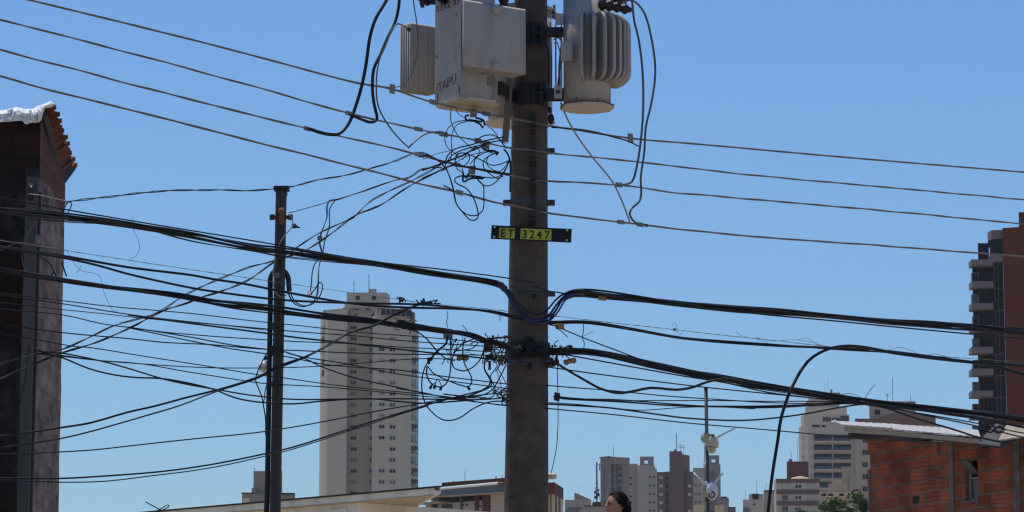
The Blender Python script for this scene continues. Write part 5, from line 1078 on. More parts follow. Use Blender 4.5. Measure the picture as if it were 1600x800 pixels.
for y in (780, 790.5, 801): b.rect(ch, 751, 752.6, y - 1, y + 1, B['dglass'], 'window', .12, .2)
for x in (723, 730): 
    for y in (778, 789): b.rect(ch, x - 1.2, x + 1.4, y - 1, y + 1, B['dglass'], 'window', .12, .2)
for i, x in enumerate((673, 676, 690, 693.5, 697, 700)): b.rect(ch, x - .6, x + .8, 777 - (i == 5), 780, B['dglass'], 'window', .12, .2)
for i, x in enumerate((677, 682, 693, 697, 701, 705)): b.rect(ch, x - 1.6, x + 1.6, 788.5, 793.5 + (i % 2), B['glass'], 'window', .12, .2)
b.rect(ch, 664, 702, 786, 787.6, B['lilac'], 'ledge', 1.2, 1.4); b.rect(ch, 668, 676, 799, 806, B['redbrown'], 'brown_panel', .12, .2); b.rect(ch, 690, 704, 798, 806, B['redbrown'], 'brown_panel', .12, .2)
b.rect(ch, 721.5, 722.5, 777, 810, B['greyd'], 'downpipe', .15, .2)
b.antenna(726.5, 735, 752, d - 2, .7); b.antenna(709, 751.5, 755, d - 2, 1.6); b.antenna(775, 744, 749, d - 3, 1.6); b.antenna(784.5, 743, 748, d - 3, 1.0)
ce = [(815, d - 6), (866, d - 7), (880, d - 2)]; b.block(ce, 770, B['cream'], 'end_wing', 8, py=785); b.block([(815, d - 6.5), (866, d - 7.6), (880.3, d - 2.4)], 753.5, B['redbrown'], 'end_roof_band', 8, ybot=771, py=760)
for x in (861, 868, 873.5): b.rect(ce, x - .7, x + .7, 772, 812, B['greyd'], 'column_shade_strip', .1, .2)  # dark grey strips painted for the shade between columns

# little pale pair left of the woman
d = 700.; b = Bld('low_building', 'low pale grey building with a raised wedge roof left of the woman', 902, d); b.block([(882.5, d), (924, d)], 781, B['lgrey'], 'wall', 10, py=790)
strip(b, [(898, d + 3), (924, d + 3)], 769.5, 785, 781, 786, B['grey'], 'wedge_roof', 6); b.rect([(882.5, d), (924, d)], 888, 910, 793, 796, B['greyd'], 'window', .2, .4); b.antenna(904.5, 759, 770, d, .5)
b.rect([(882.5, d), (924, d)], 884, 905, 797, 812, B['greyd'], 'window', .2, .4)
# guyed radio mast
d = 560.; q = 1 / PXM(d); mt = thing('radio_mast', 'dark green lattice radio mast with dishes left of the grey tower', 'mast', (W(932.5, 790, d).x, d, GZ(d)))
mm_ = mat('mast_green', (.02, .04, .035), .6, .2, var=.2)
mb = MB(); R0, R1 = 2.2 * q, 1.0 * q; zt0 = W(0, 860, d).z; zt1 = W(0, 722, d).z; xm = W(932.5, 760, d).x; legs = []
for k in range(3):
    a = k * 2 * PI / 3 + .4; legs.append((Vector((xm + R0 * math.cos(a), d + R0 * math.sin(a), zt0)), Vector((xm + R1 * math.cos(a), d + R1 * math.sin(a), zt1)))); mb.tube(list(legs[-1]), .35 * q, mm_, 4)
NS = 30
for i in range(NS):
    for k in range(3): mb.tube([legs[k][0].lerp(legs[k][1], i / NS), legs[(k + 1) % 3][0].lerp(legs[(k + 1) % 3][1], (i + 1) / NS)], .22 * q, mm_, 3)
mb.build('lattice', mt)
for s_ in (-1, 1): mb = MB(); mb.tube([W(932.5, 752, d), W(932.5 + s_ * 8, 800, d)], .3 * q, mm_, 4); mb.build('guy', mt)
for (x, y, r) in ((930.5, 769, 2.6), (934.5, 773, 3), (931, 777, 2.5), (935, 766, 1.8)): mb = MB(); mb.sphere(W(x, y, d - .6), r * q, .2, r * q, mm_, 10, 8); mb.build('dish', mt)
mb = MB(); mb.tube([W(932.5, 726, d), W(938, 726, d)], .3 * q, mm_, 4); mb.tube([W(937, 724, d), W(937, 735, d)], .8 * q, mm_, 5); mb.build('panel_antenna', mt)
b = Bld('low_building', 'low dark roofed building at the foot of the radio mast', 928, 520.); b.block([(914, 520.), (948, 520.)], 791, B['lgrey'], 'wall', 8); b.rect([(914, 520.), (948, 520.)], 926, 939, 784.5, 789, B['roofd'], 'roof_tank', .5, 4); b.rect([(914, 520.), (948, 520.)], 913, 948, 790, 791.6, B['roofd'], 'coping', .3, .6)

# grey tower
d = 900.; b = Bld('apartment_tower', 'dark grey tower behind the woman, right of the radio mast', 960, d)
ca = [(938.3, d + 3), (952.5, d)]; cb_ = [(952.5, d), (984, d + 5)]; b.block(ca + [(955, d + .5)], 714.5, B['grey'], 'left_wing', 12); b.block([(954, d + 3), (984, d + 5)], 724, B['grey'], 'right_wing', 12); b.block([(953, d + 1), (984, d + 4)], 713.5, B['grey'], 'roof_block', 12, ybot=724.5)
b.rect([(954, d + 3), (984, d + 5)], 955.5, 961, 725, 860, B['greyd'], 'window_bay', .2, .5); b.rect([(954, d + 3), (984, d + 5)], 963.5, 971.5, 725, 860, B['greyd'], 'window_bay', .2, .5)
for i in range(9):
    y = 736 + 10.2 * i
    b.rect([(954, d + 3), (984, d + 5)], 965.5, 970, y, y + 1.8, B['lgrey'], 'spandrel', .5, .4); b.rect([(954, d + 3), (984, d + 5)], 966, 970.5, y - 5, y - 1.5, B['glass'], 'window', .3, .4)
    b.rect([(954, d + 3), (984, d + 5)], 956.5, 959.8, y - 4, y - 1, B['glass'], 'window', .3, .4); b.rect([(938, d + 3), (952, d)], 943, 944, y - 4, y + 2, B['greyd'], 'window', .15, .3)
b.antenna(958.5, 698, 714, d, .7); b.rect(ca, 938, 953, 713.6, 715, B['greyd'], 'coping', .4, .8)
# twin light towers with pierced turrets
def pierced(b, x0, x1, y0, y1, hx0, hx1, hy0, hy1, d, m):
    for (a0, a1, c0, c1, nm) in ((x0, hx0, y0, y1, 'turret_left'), (hx1, x1, y0, y1, 'turret_right'), (hx0, hx1, y0, hy0, 'turret_top'), (hx0, hx1, hy1, y1, 'turret_bottom')):
        b.block([(a0, d), (a1, d)], c0, m, nm, 3, ybot=c1, py=715)
d = 1150.; b = Bld('apartment_tower', 'light grey tower with a pierced square turret, just right of the woman', 1000, d)
cl = [(972.3, d + 2), (996.2, d + 2)]; cr_ = [(996.2, d - 1), (1026.8, d + 1)]; b.block(cl, 725.5, B['lgrey'], 'left_wing', 14); b.block(cr_, 731.5, B['lgrey'], 'right_wing', 12)
b.block([(996.5, d + 1), (1023.7, d + 2)], 727, B['lgrey'], 'roof_step', 10, ybot=732); pierced(b, 1000, 1021.6, 713.3, 727.5, 1006.8, 1012.4, 718.3, 724.3, d + 3, B['grey'])
b.rect(cl, 985, 996, 724.6, 729, B['slab'], 'roof_edge', .5, 1)
for i in range(9):
    y = 745.7 + 13.1 * i
    for x in (1015.2, 1021.6): b.rect(cr_, x - 1.2, x + 1.2, y - 1.3, y + 1.3, B['dglass'], 'window', .15, .3)
for i, y in enumerate((736, 747, 757, 766, 775.5, 785, 795, 804)):
    b.rect(cl, 982.6, 987.2, y - 1.4, y + 1.4, B['dglass'] if i not in (0, 3) else B['blind'], 'window', .15, .3); b.rect(cl, 977.5, 978.6, y - 1, y + 1, B['greyd'], 'window', .15, .3)
d = 1050.; b = Bld('apartment_block', 'brown block with a tall windowless red brown core in the middle of the cluster', 1055, d)
b.block([(1026.9, d + 2), (1040, d + 2)], 737.5, B['brown'], 'left_wing', 10); b.block([(1039.6, d + 4), (1046.5, d + 4)], 736.8, B['grey'], 'left_recess', 8); b.block([(1065.5, d + 4), (1072.4, d + 4)], 736.8, B['grey'], 'right_recess', 8); b.block([(1072, d + 2), (1083.3, d + 2)], 737, B['brown'], 'right_wing', 10)
b.block([(1046.3, d + .5), (1066.2, d + .5)], 705, B['brown'], 'core', 14); b.block([(1064, d + 1), (1066.4, d + .8), (1078, d + 6)], 709.5, B['brown2'], 'core_lit_side', 8)  # side of the core in lighter brown that paints its stronger light
for i in range(8):
    y = 746.5 + 13.1 * i
    b.rect([(1026.9, d + 2), (1040, d + 2)], 1030.3, 1035.6, y - 2.4, y + 2.0, B['blind'], 'window', .2, .4, None); b.rect([(1072, d + 2), (1083.3, d + 2)], 1075, 1080.3, y - 2.4, y + 2.0, B['blind'] if i % 3 else B['glass'], 'window', .2, .4)
    for x in (1042.2, 1070): b.rect([(1039.6, d + 4), (1072.4, d + 4)], x - 1.9, x + 1.9, y - 1.6, y + 1.4, B['dglass'], 'window', .2, .4)
b.antenna(1057, 677, 705, d, 1.0); b.antenna(1063, 694, 705, d, .6, ((696, -4, 5), (699, -3, 5))); b.antenna(1068, 697, 706, d, .5, ((698.5, -2, 3),)); b.rect([(1046.3, d + .5), (1066.2, d + .5)], 1053.5, 1057.5, 702, 705, B['greyd'], 'roof_tank', .2, 2)
d = 1160.; b = Bld('apartment_tower', 'light grey tower with a pierced turret rising behind the camera post', 1104, d)
cl = [(1083.2, d + 1), (1101.8, d + 1)]; b.block(cl, 731, B['lgrey'], 'left_wing', 12); b.block([(1101.5, d + 4), (1126.3, d + 4)], 725.7, B['grey'], 'right_wing', 10); pierced(b, 1107, 1123.8, 711.3, 726.2, 1111.8, 1117.3, 716.8, 722.4, d + 5, B['grey'])
for i in range(9):
    y = 745.2 + 13.1 * i
    for x in (1087, 1093.2): b.rect(cl, x - 1.2, x + 1.2, y - 1.3, y + 1.3, B['dglass'], 'window', .15, .3)
b.rect([(1101.5, d + 4), (1126.3, d + 4)], 1111, 1120, 736, 860, B['greyd'], 'window_bay', .15, .3)
d = 560.; b = Bld('low_building', 'low cream building behind the foot of the camera post', 1104, d); b.block([(1083.2, d), (1101, d)], 789.3, B['cream'], 'left_part', 8); b.block([(1117, d + 2), (1131.5, d + 2)], 789.5, B['cream'], 'right_part', 8); b.block([(1101, d + 3), (1117, d + 3)], 797, B['greyd'], 'link', 5)
d = 760.; b = Bld('low_building', 'small bluish grey block right of the pierced turret tower', 1132, d); b.block([(1126.3, d), (1139.5, d)], 778, B['grey'], 'wall', 8); b.rect([(1126.3, d), (1139.5, d)], 1126.5, 1136, 776, 778.6, B['roofd'], 'coping', .3, .6); b.block([(1138, d - 50), (1150, d - 50)], 792, B['greyd'], 'annex', 5)
# low pale blocks left of the banded one
d = 820.; b = Bld('low_building', 'small pale house with a dark roof corner beyond the arching cable foot', 1178, d); cc = [(1161.5, d), (1194, d)]; b.block(cc, 780.5, B['white'], 'left_part', 8); b.block([(1170.5, d + 1), (1193.5, d + 1)], 772, B['white'], 'upper_part', 8)
b.rect(cc, 1176, 1184.5, 773.5, 780, B['dglass'], 'window', .2, .4); b.rect([(1170.5, d + 1), (1193.5, d + 1)], 1175, 1185.5, 771.6, 774.5, B['roofd'], 'awning', .8, 1); 
for x in (1177.2, 1179.8): b.rect(cc, x - .7, x + .7, 787, 789.5, B['dglass'], 'window', .2, .4)
b.rect(cc, 1161, 1171, 794, 803, B['greyd'], 'window', .3, .4); b.antenna(1182.5, 751, 772, d, .6); b.antenna(1165, 764, 780, d, .4)
d = 700.; b = Bld('low_building', 'narrow olive grey block between the pale house and the brown banded block', 1201, d); b.block([(1193.8, d), (1210, d)], 766.8, B['slab'], 'wall', 8); b.antenna(1197, 754, 768, d, .6); b.rect([(1193.8, d), (1210, d)], 1193.6, 1210, 766, 768, B['roofd'], 'coping', .3, .5)
# banded block
d = 857.; b = Bld('apartment_block', 'white block with three dark brown horizontal bands and a red brown rooftop box', 1245, d); cc = [(1209.8, d + 6), (1213.3, d), (1281.2, d)]; b.block(cc, 749, B['white'], 'wall', 14)
for y0, y1 in ((748, 754.2), (765.3, 772), (783, 789.7), (800.5, 807)): b.block([(1209.6, d + 5.7), (1213.2, d - .3), (1281.4, d - .3)], y0, B['brown'], 'brown_band', 3, ybot=y1, py=770)
for i in range(3):
    y = 760 + 17.7 * i
    for (x0, x1, m) in ((1222.5, 1231, 'blind' if i == 0 else 'glass'), (1243, 1246.3, 'dglass'), (1248.3, 1251.7, 'dglass'), (1263, 1271.5, 'blind')): b.rect(cc, x0, x1, y - (3.7 if x1 - x0 > 5 else 2.2), y + (3.7 if x1 - x0 > 5 else 2.2), B[m], 'window', .15, .3, B['frame'] if x1 - x0 > 5 else None, mull=1 if m != 'dglass' else 0, fw=.15)
b.block([(1230, d + 4), (1264, d + 4)], 721, B['redbrown'], 'rooftop_box', 8, ybot=750); 
mb = MB(); c_ = W(1250, 748.5, d + 3); q = 1 / PXM(d); mb.tube([c_ + Vector((0, 0, -.3)), c_ + Vector((0, 0, 2 * q)), c_ + Vector((0, 0, 4.2 * q))], [16 * q, 13 * q, 3 * q], B['cream'], 20); mb.build('dome_roof', b.t)
b.antenna(1236, 705, 721, d, .8); b.antenna(1246.5, 684, 721, d + 20, .6); b.rect([(1230, d + 4), (1264, d + 4)], 1233, 1238, 717.5, 721.5, B['greyd'], 'roof_tank', .2, 2)
# white tower with glazed balconies
d = 1030.; b = Bld('apartment_tower', 'white tower with stepped top and rows of glazed balconies, behind the bundle crossing', 1290, d)
cc = [(1248.5, d + 9), (1252.5, d + 4), (1263, d), (1331.3, d)]; b.block(cc, 664, B['white'], 'wall', 16); b.block([(1252, d + 9), (1257, d + 4), (1328, d + 4)], 648, B['white'], 'upper_storey', 12, ybot=665)
b.block([(1259, d + 8), (1324, d + 8)], 636, B['white'], 'second_step', 10, ybot=649); b.block([(1264, d + 11), (1312, d + 11)], 622, B['white'], 'top_step', 8, ybot=637); b.block([(1260, d + 10), (1313.5, d + 10)], 627, B['slab'], 'top_slab', 8, ybot=629); b.rect([(1264, d + 11), (1312, d + 11)], 1298, 1300.5, 608.5, 622, B['greyd'], 'flue', .2, 2); b.rect([(1264, d + 11), (1312, d + 11)], 1298, 1312.5, 613.5, 622, B['grey'], 'lift_room', .2, 3)
b.rect([(1257, d + 4), (1328, d + 4)], 1286, 1298, 652, 658.5, B['dglass'], 'terrace_window', .1, .5, B['frame'], mull=3); b.rect([(1257, d + 4), (1328, d + 4)], 1313, 1325.5, 650, 659, B['green'], 'terrace_plants', .5, .8); b.rect([(1257, d + 4), (1328, d + 4)], 1300, 1312, 653, 659, B['dglass'], 'terrace_window', .1, .5, B['frame'], mull=2)
b.rect(cc, 1269, 1281, 663.5, 667.5, B['dglass'], 'window', .1, .5); b.rect(cc, 1284, 1290.5, 664, 667.5, B['dglass'], 'window', .1, .5)
for i in range(8):
    y = 684.3 + 14.65 * i
    for x0, x1 in ((1272, 1299.7), (1302.2, 1330)):
        if y > 745 and x0 > 1300: continue
        b.rect(cc, x0, x1, y - 4.8, y + 4.6, B['dglass'], 'balcony_recess', .05, .3, None); b.rect(cc, x0 + .3, x1 - .3, y + .6, y + 4.8, B['glass'], 'glass_rail', .8, .1, None, mull=3)
        b.rect(cc, x0 - .6, x1 + .6, y - 4.9, y - 4.4, B['slab'], 'blind_box', .4, .3)
    b.rect(cc, 1267.5, 1269.5, y - 2, y + 2, B['grey'], 'window', .1, .3); b.rect(cc, 1271, 1331, y + 5.0, y + 6.3, B['white'], 'balcony_slab', .9, 1.1)
    b.rect([(1248.5, d + 9), (1252.5, d + 4), (1263, d)], 1254.5, 1257, y - 3, y + 3, B['slab'], 'window', .1, .3)
b.antenna(1293.5, 592, 622, d, .5); b.antenna(1289, 599, 622, d, .4)
d = 640.; b = Bld('apartment_block', 'beige stepped block with a cream roof in front of the white tower', 1306, d)
b.block([(1316, d + 4), (1331.5, d + 4)], 729, B['slab'], 'upper_part', 8); b.block([(1295.5, d + 2), (1331.5, d + 2)], 755, B['slab'], 'middle_part', 8); b.block([(1281.3, d), (1331.5, d)], 768.5, B['cream'], 'roof_storey', 9, ybot=777); b.block([(1281.3, d + .3), (1331.5, d + .3)], 776.5, B['pink'], 'wall', 9)
for x in (1287, 1298, 1315): b.rect([(1281.3, d), (1331.5, d)], x - 3.6, x + 3.6, 771.5, 775.3, B['dglass'], 'window', .15, .3)
b.rect([(1281.3, d + .3), (1331.5, d + .3)], 1294, 1301.5, 786.5, 793.5, B['dglass'], 'window', .15, .3, B['frame']); b.rect([(1295.5, d + 2), (1331.5, d + 2)], 1325, 1326, 744, 766, B['greyd'], 'downpipe', .2, .3)
b.rect([(1281.3, d), (1331.5, d)], 1281, 1295, 764.5, 766.4, B['frame'], 'handrail', .4, .2)
for k in range(7): b.rect([(1281.3, d), (1331.5, d)], 1281.6 + k * 2, 1282.2 + k * 2, 766, 769, B['frame'], 'baluster', .4, .2)
# pink block with brown gabled top
d = 790.; b = Bld('apartment_block', 'pinkish block with a brown gabled top, partly behind the right brick house', 1380, d)
cc = [(1331, d), (1470, d)]; b.block(cc, 663, B['pink'], 'wall', 14); b.block([(1336, d - .6), (1462, d - .6)], 654, B['brown2'], 'brown_parapet', 14, ybot=664, py=660)
mb = MB(); g_ = [W(1366, 655, d - .9), W(1462, 655, d - .9), W(1462, 652, d - .9), W(1408, 643, d - .9), W(1392, 646, d - .9)]; mb.add(g_ + [p + Vector((0, 12, 0)) for p in g_], [(0, 1, 2, 3, 4), (9, 8, 7, 6, 5)] + [(i, 5 + i, 5 + (i + 1) % 5, (i + 1) % 5) for i in range(5)], B['brown2']); mb.build('gable', b.t)
b.block([(1359, d + 6), (1431.5, d + 6)], 627, B['pink'], 'roof_block', 8, ybot=656); b.rect([(1359, d + 6), (1431.5, d + 6)], 1418, 1430, 629, 633, B['roofd'], 'roof_vent', .2, .4); b.rect([(1359, d + 6), (1431.5, d + 6)], 1366.5, 1375, 640, 648, B['dglass'], 'window', .15, .3, B['frame'])
for i in range(7):
    y = 688 + 19 * i; b.rect(cc, 1347.7, 1355.5, y - 3.8, y + 3.8, B['dglass'], 'window', .15, .3, B['frame'], mull=1, fw=.15)
b.rect(cc, 1331.5, 1334, 664, 860, B['slab'], 'pilaster', .4, .5)
b.antenna(1394.8, 590, 627, d, .8); b.antenna(1386.5, 615, 628, d, .7, ((616, -3.5, 3.5), (618.5, -3, 3))); b.antenna(1423, 617, 627, d, .8)
# brick tower at right edge
d = 460.; b = Bld('brick_tower', 'red brick tower with pale balcony slabs at the right edge', 1570, d)
cw = [(1569.5, d - 2), (1680, d - 6)]; b.block(cw, 349, B['brick'], 'brick_shaft', 14, py=500); b.block([(1592, d), (1680, d - 2)], 328, B['brick'], 'roof_tank', 6, ybot=350, py=345)
cg = [(1551, d), (1569.8, d - 1)]; b.block(cg, 375, B['dglass'], 'glazed_bay', 10, py=520); b.block([(1527, d + 2), (1552, d + 2)], 410, B['brick'], 'side_wall', 8, py=520)
b.block([(1520, d + 1), (1552, d + .5)], 412, B['dglass'], 'glazed_balconies', 7, ybot=530, py=470)
# stepped top
b.block([(1543, d + 1.5), (1549, d - .5), (1568, d - .8)], 359, B['slabd'], 'top_parapet', 6, ybot=373, py=366); b.block([(1546, d + .6), (1568, d)], 372, B['dglass'], 'top_glazing', 5, ybot=386, py=380); b.block([(1528, d + 2), (1545, d + 2)], 380, B['dglass'], 'penthouse_glazing', 5, ybot=404, py=390); b.block([(1547, d + .3), (1569, d - .4)], 386, B['brick'], 'top_wall', 5, ybot=402, py=395)
b.rect([(1543, d), (1570, d - 1.6)], 1549, 1570, 399.5, 410, B['slabd'], 'balcony_slab', .9, 1.2)
for i in range(9):
    y = 407 + 34.1 * i; ww = (1516.3, 1550)
    if i: b.rect([(1515, d - .2), (1551, d - .2)], ww[0] + .3, ww[1] + .5, y, y + 9.5, B['slabd'], 'balcony_slab', 1.1, 3.0)
    else: b.rect([(1515, d - .2), (1551, d - .2)], ww[0], ww[1], y, y + 9.5, B['slabd'], 'balcony_slab', 1.1, 3.0)
    b.rect([(1515, d), (1551, d)], 1518 if i < 2 else 1519.5, 1527.5, y + 21, y + 34, B['glass'] if i % 2 else B['dglass'], 'balcony_rail', .9, .12, B['greyd'], fw=.06)
    b.rect(cg, 1552, 1569.5, y + 9.2, y + 10.2, B['greyd'], 'floor_line', .12, .2); b.rect([(1527, d + 2), (1552, d + 2)], 1531, 1548.5, y + 10, y + 33, B['dglass'], 'window', .3, .4, B['redbrown'], mull=2)
for x in (1557, 1563): b.rect(cg, x - .25, x + .25, 404, 700, B['greyd'], 'mullion', .14, .2)

# ---------------------------------------------------------------- trees behind the brick house
def leaf_mat(name, c):
    m = mat(name, c, .65, var=.45, scale=1.2); bs = m.node_tree.nodes['Principled BSDF']; bs.inputs['Subsurface Weight'].default_value = 0; return m
def tree(label, px, ytop, d, w_, seed, m, name='street_tree', n=9000, leaf=.16):
    rn = random.Random(seed); q = 1 / PXM(d); top = W(px, ytop, d); gz_ = GZ(d); H = top.z - gz_; R_ = w_ * q / 2
    t = thing(name, label, 'tree', (top.x, d, gz_), 'trees beside the right brick house')
    mb = MB(); tip = Vector((top.x, d, gz_ + H * .8)); trunk = [Vector((top.x + .12 * math.sin(k), d, gz_ - .2 + (H - R_ * 1.6) * k / 6)) for k in range(7)]; mb.tube(trunk, [.28 * (1 - k / 8) for k in range(7)], bark, 8)
    cl = []
    for k in range(38):
        a = rn.uniform(0, 2 * PI); r = R_ * math.sqrt(rn.random()) * .85; z = gz_ + H - R_ * rn.uniform(.25, 2.6); r *= 1 - .5 * max(0, 1 - (top.z - z) / R_)
        c = Vector((top.x + r * math.cos(a), d + r * math.sin(a), z)); cl.append((c, R_ * rn.uniform(.16, .34)))
        s0 = trunk[min(6, 2 + int(k % 5))]; mb.tube([s0, s0.lerp(c, .5) + Vector((0, 0, .2)), c], [.07, .045, .015], bark, 5)
    mb.build('trunk', t); lf_ = MB(); vs = []; fs = []
    for k in range(n):
        c, r = cl[rn.randrange(len(cl))]; v = Vector((rn.gauss(0, 1), rn.gauss(0, 1), rn.gauss(0, .8))).normalized() * r * rn.random() ** .35
        p = c + v; a = Vector((rn.gauss(0, 1), rn.gauss(0, 1), rn.gauss(0, .5))).normalized() * leaf * rn.uniform(.6, 1.2); b_ = a.cross(Vector((rn.gauss(0, 1), rn.gauss(0, 1), 1))).normalized() * leaf * .45
        o = len(vs); vs += [p - a * .5, p + b_ * .5, p + a * .5, p - b_ * .5]; fs.append((o, o + 1, o + 2, o + 3))
    lf_.add(vs, fs, m); lf_.build('crown', t)
bark = mat('bark', (.09, .07, .05), .95, var=.3, scale=6)
tree('bushy green tree top directly left of the right brick house', 1342, 766, 200., 92, 3, leaf_mat('leaf_green', (.075, .115, .035)), leaf=.30)
tree('smaller lighter green tree top left of the bushy one, under the beige block', 1302, 778, 210., 58, 5, leaf_mat('leaf_light', (.10, .14, .045)), n=5000, leaf=.30)
tree('low yellowish shrub top in front of the brown banded block', 1254, 795, 190., 26, 8, leaf_mat('leaf_yellow', (.13, .15, .05)), n=2500, leaf=.30)

# ---------------------------------------------------------------- camera post with two dome cameras
d = 30.2; q = 1 / PXM(d); a = W(1103, 607, d); b_ = W(1106.5, 800, d); dr_ = (a - b_).normalized(); base = b_ + dr_ * ((GZ(d) - .2 - b_.z) / dr_.z)
cp = thing('camera_post', 'thin grey steel pipe post carrying two white security cameras', 'post', (base.x, base.y, GZ(d)))
mb = MB(); mb.tube([base, b_, a], 2.7 * q, M['steel'], 12); mb.build('pipe', cp, True); mb = MB(); mb.tube([a - dr_ * .005, a + dr_ * .012], 3.2 * q, M['pipe'], 12); mb.build('cap', cp)
def lathe(mb, c, axis, prof, m, n=20):
    c = Vector(c); ax = Vector(axis).normalized(); mb.tube([c + ax * h for h, r in prof], [max(r, .0006) for h, r in prof], m, n)
c1 = W(1111.5, 690, d - .05); t1_ = thing('security_camera', 'upper cream dome security camera with one white antenna, on the camera post', 'camera', c1, 'security cameras on the thin post')
M['cam_cream'] = mat('camera_cream', (.50, .44, .30), .45, var=.06); M['cam_white'] = mat('camera_white', (.62, .62, .62), .35, var=.05)
mb = MB(); ax = Vector((.10, 0, 1)); lathe(mb, W(1112.5, 697.5, d - .05), ax, [(-1.0 * q, 9.8 * q), (.5 * q, 10.6 * q), (6 * q, 10.2 * q), (13 * q, 7.6 * q), (18 * q, 3.6 * q), (20 * q, 0)], M['cam_cream'], 28); mb.build('housing', t1_, True)
mb = MB(); cc_ = W(1112, 700.5, d - .05); mb.sphere(cc_, 7.2 * q, 7.2 * q, 8.5 * q, M['cam_cream'], 24, 14); mb.build('dome', t1_, True)
mb = MB(); lathe(mb, W(1112, 698.6, d - .05), (.1, 0, 1), [(-.5 * q, 7.6 * q), (0, 8.3 * q), (.6 * q, 8.3 * q)], M['ink'], 28); mb.build('seam', t1_); mb = MB(); lathe(mb, W(1111.5, 703.5, d - .05 - 6.6 * q), (0, -1, -.55), [(0, 4.0 * q), (1.0 * q, 3.8 * q), (1.2 * q, 3.0 * q)], M['cam_cream'], 18); mb.build('lens_ring', t1_, True)
mb = MB(); lathe(mb, W(1111.5, 704, d - .05 - 8.6 * q), (0, -1, -.55), [(0, 1.0 * q), (.6 * q, .7 * q)], M['clampgrey'], 16); mb.build('lens', t1_, True)
mb = MB(); lathe(mb, W(1102.5, 684, d), (-.6, -1, .1), [(-3 * q, 8.6 * q), (0, 9 * q), (2 * q, 7.5 * q)], M['cam_cream'], 24); mb.build('mount_disc', t1_, True)
mb = MB(); mb.tube([W(1119, 684.5, d - .05), W(1134, 676.5, d - .05), W(1149, 669, d - .05)], [1.7 * q, 1.3 * q, 1.3 * q], M['cam_white'], 8); mb.build('antenna', t1_, True)
mb = MB(); mb.tube([W(1110.5, 679, d - .1), W(1114, 681.5, d - .12)], 1.2 * q, M['ink'], 6); mb.build('vent', t1_)
c2_ = W(1112, 768, d - .05); t2_ = thing('security_camera', 'lower white egg shaped security camera with two raised antennas, on the camera post', 'camera', c2_, 'security cameras on the thin post')
mb = MB(); mb.sphere(W(1112.5, 767, d - .06), 9.3 * q, 9.0 * q, 14.5 * q, M['cam_white'], 28, 20); mb.build('housing', t2_, True)
mb = MB(); lathe(mb, W(1112, 773, d - .06 - 6.5 * q), (0, -1, -.08), [(0, 6.2 * q), (2.0 * q, 6.0 * q), (2.4 * q, 5.0 * q), (1.2 * q, 4.6 * q)], M['clampgrey'], 24); mb.build('lens_ring', t2_, True)
mb = MB(); lathe(mb, W(1112, 773.2, d - .06 - 8.4 * q), (0, -1, -.08), [(0, 3.9 * q), (.8 * q, 3.7 * q)], M['glassdark'], 24); lathe(mb, W(1112, 773.2, d - .06 - 9.2 * q), (0, -1, -.08), [(0, 2.9 * q), (.5 * q, 2.8 * q), (.6 * q, 2.0 * q)], M['cam_white'], 20); lathe(mb, W(1112, 773.2, d - .06 - 9.0 * q), (0, -1, -.08), [(0, 2.0 * q), (.9 * q, 1.2 * q)], M['glassdark'], 16); mb.build('lens', t2_)
for s_ in ('1083.5,739 1092,747 1101,755', '1130,739 1123,747 1116.5,755'): mb = MB(); P_ = pts(s_, d0=d - .05); mb.tube(P_, [1.4 * q, 1.6 * q, 1.8 * q], M['cam_white'], 8); mb.build('antenna', t2_, True)
mb = MB(); mb.sphere(W(1102.5, 756, d - .03), 3.8 * q, 3.6 * q, 4 * q, M['cam_white'], 12, 8); mb.box(W(1100.5, 768, d - .02), (3.4 * q, 0, 0), (0, .03, 0), (0, 0, 9 * q), M['cam_cream']); mb.build('mount_bracket', t2_, True)
mb = MB(); mb.sphere(W(1104, 781.5, d - .02), 2.2 * q, .012, 2.6 * q, M['rust'], 8, 6); mb.build('mount_clamp', t2_)
wire('camera_wire', 'wire', 'thin pale wire taped down the camera post between the two cameras', '1101,694 1101,710 1100,726 1100,742 1100,760 1101,778 1103,800', 1.3, 'alu_light', d0=d - .03)

# ---------------------------------------------------------------- woman
SK = mat('skin', (.46, .22, .145), .5, var=.06, scale=20); bs = SK.node_tree.nodes['Principled BSDF']; bs.inputs['Subsurface Weight'].default_value = .08; bs.inputs['Subsurface Radius'].default_value = (.02, .008, .004)
HR = mat('hair', (.010, .005, .004), .75, var=.4, scale=60, spec=.12); SH = mat('shirt_cotton', (.25, .05, .06), .9, var=.1); TR = mat('denim', (.05, .07, .12), .9, var=.15); SHO = mat('shoe', (.05, .05, .05), .6)
EYE = mat('eye_dark', (.03, .015, .01), .2); LIP = mat('lips', (.30, .08, .07), .5)
wd = 29.6; hc = W(964.5, 790, wd); yaw = R(18); fwd = Vector((-math.cos(yaw), -math.sin(yaw), .10)).normalized(); side = Vector((fwd.y, -fwd.x, 0)).normalized() * -1; upv = side.cross(fwd) * 1.0
if upv.z < 0: upv = -upv
def smooth(x, c, s_): return math.exp(-((x - c) / s_) ** 2)
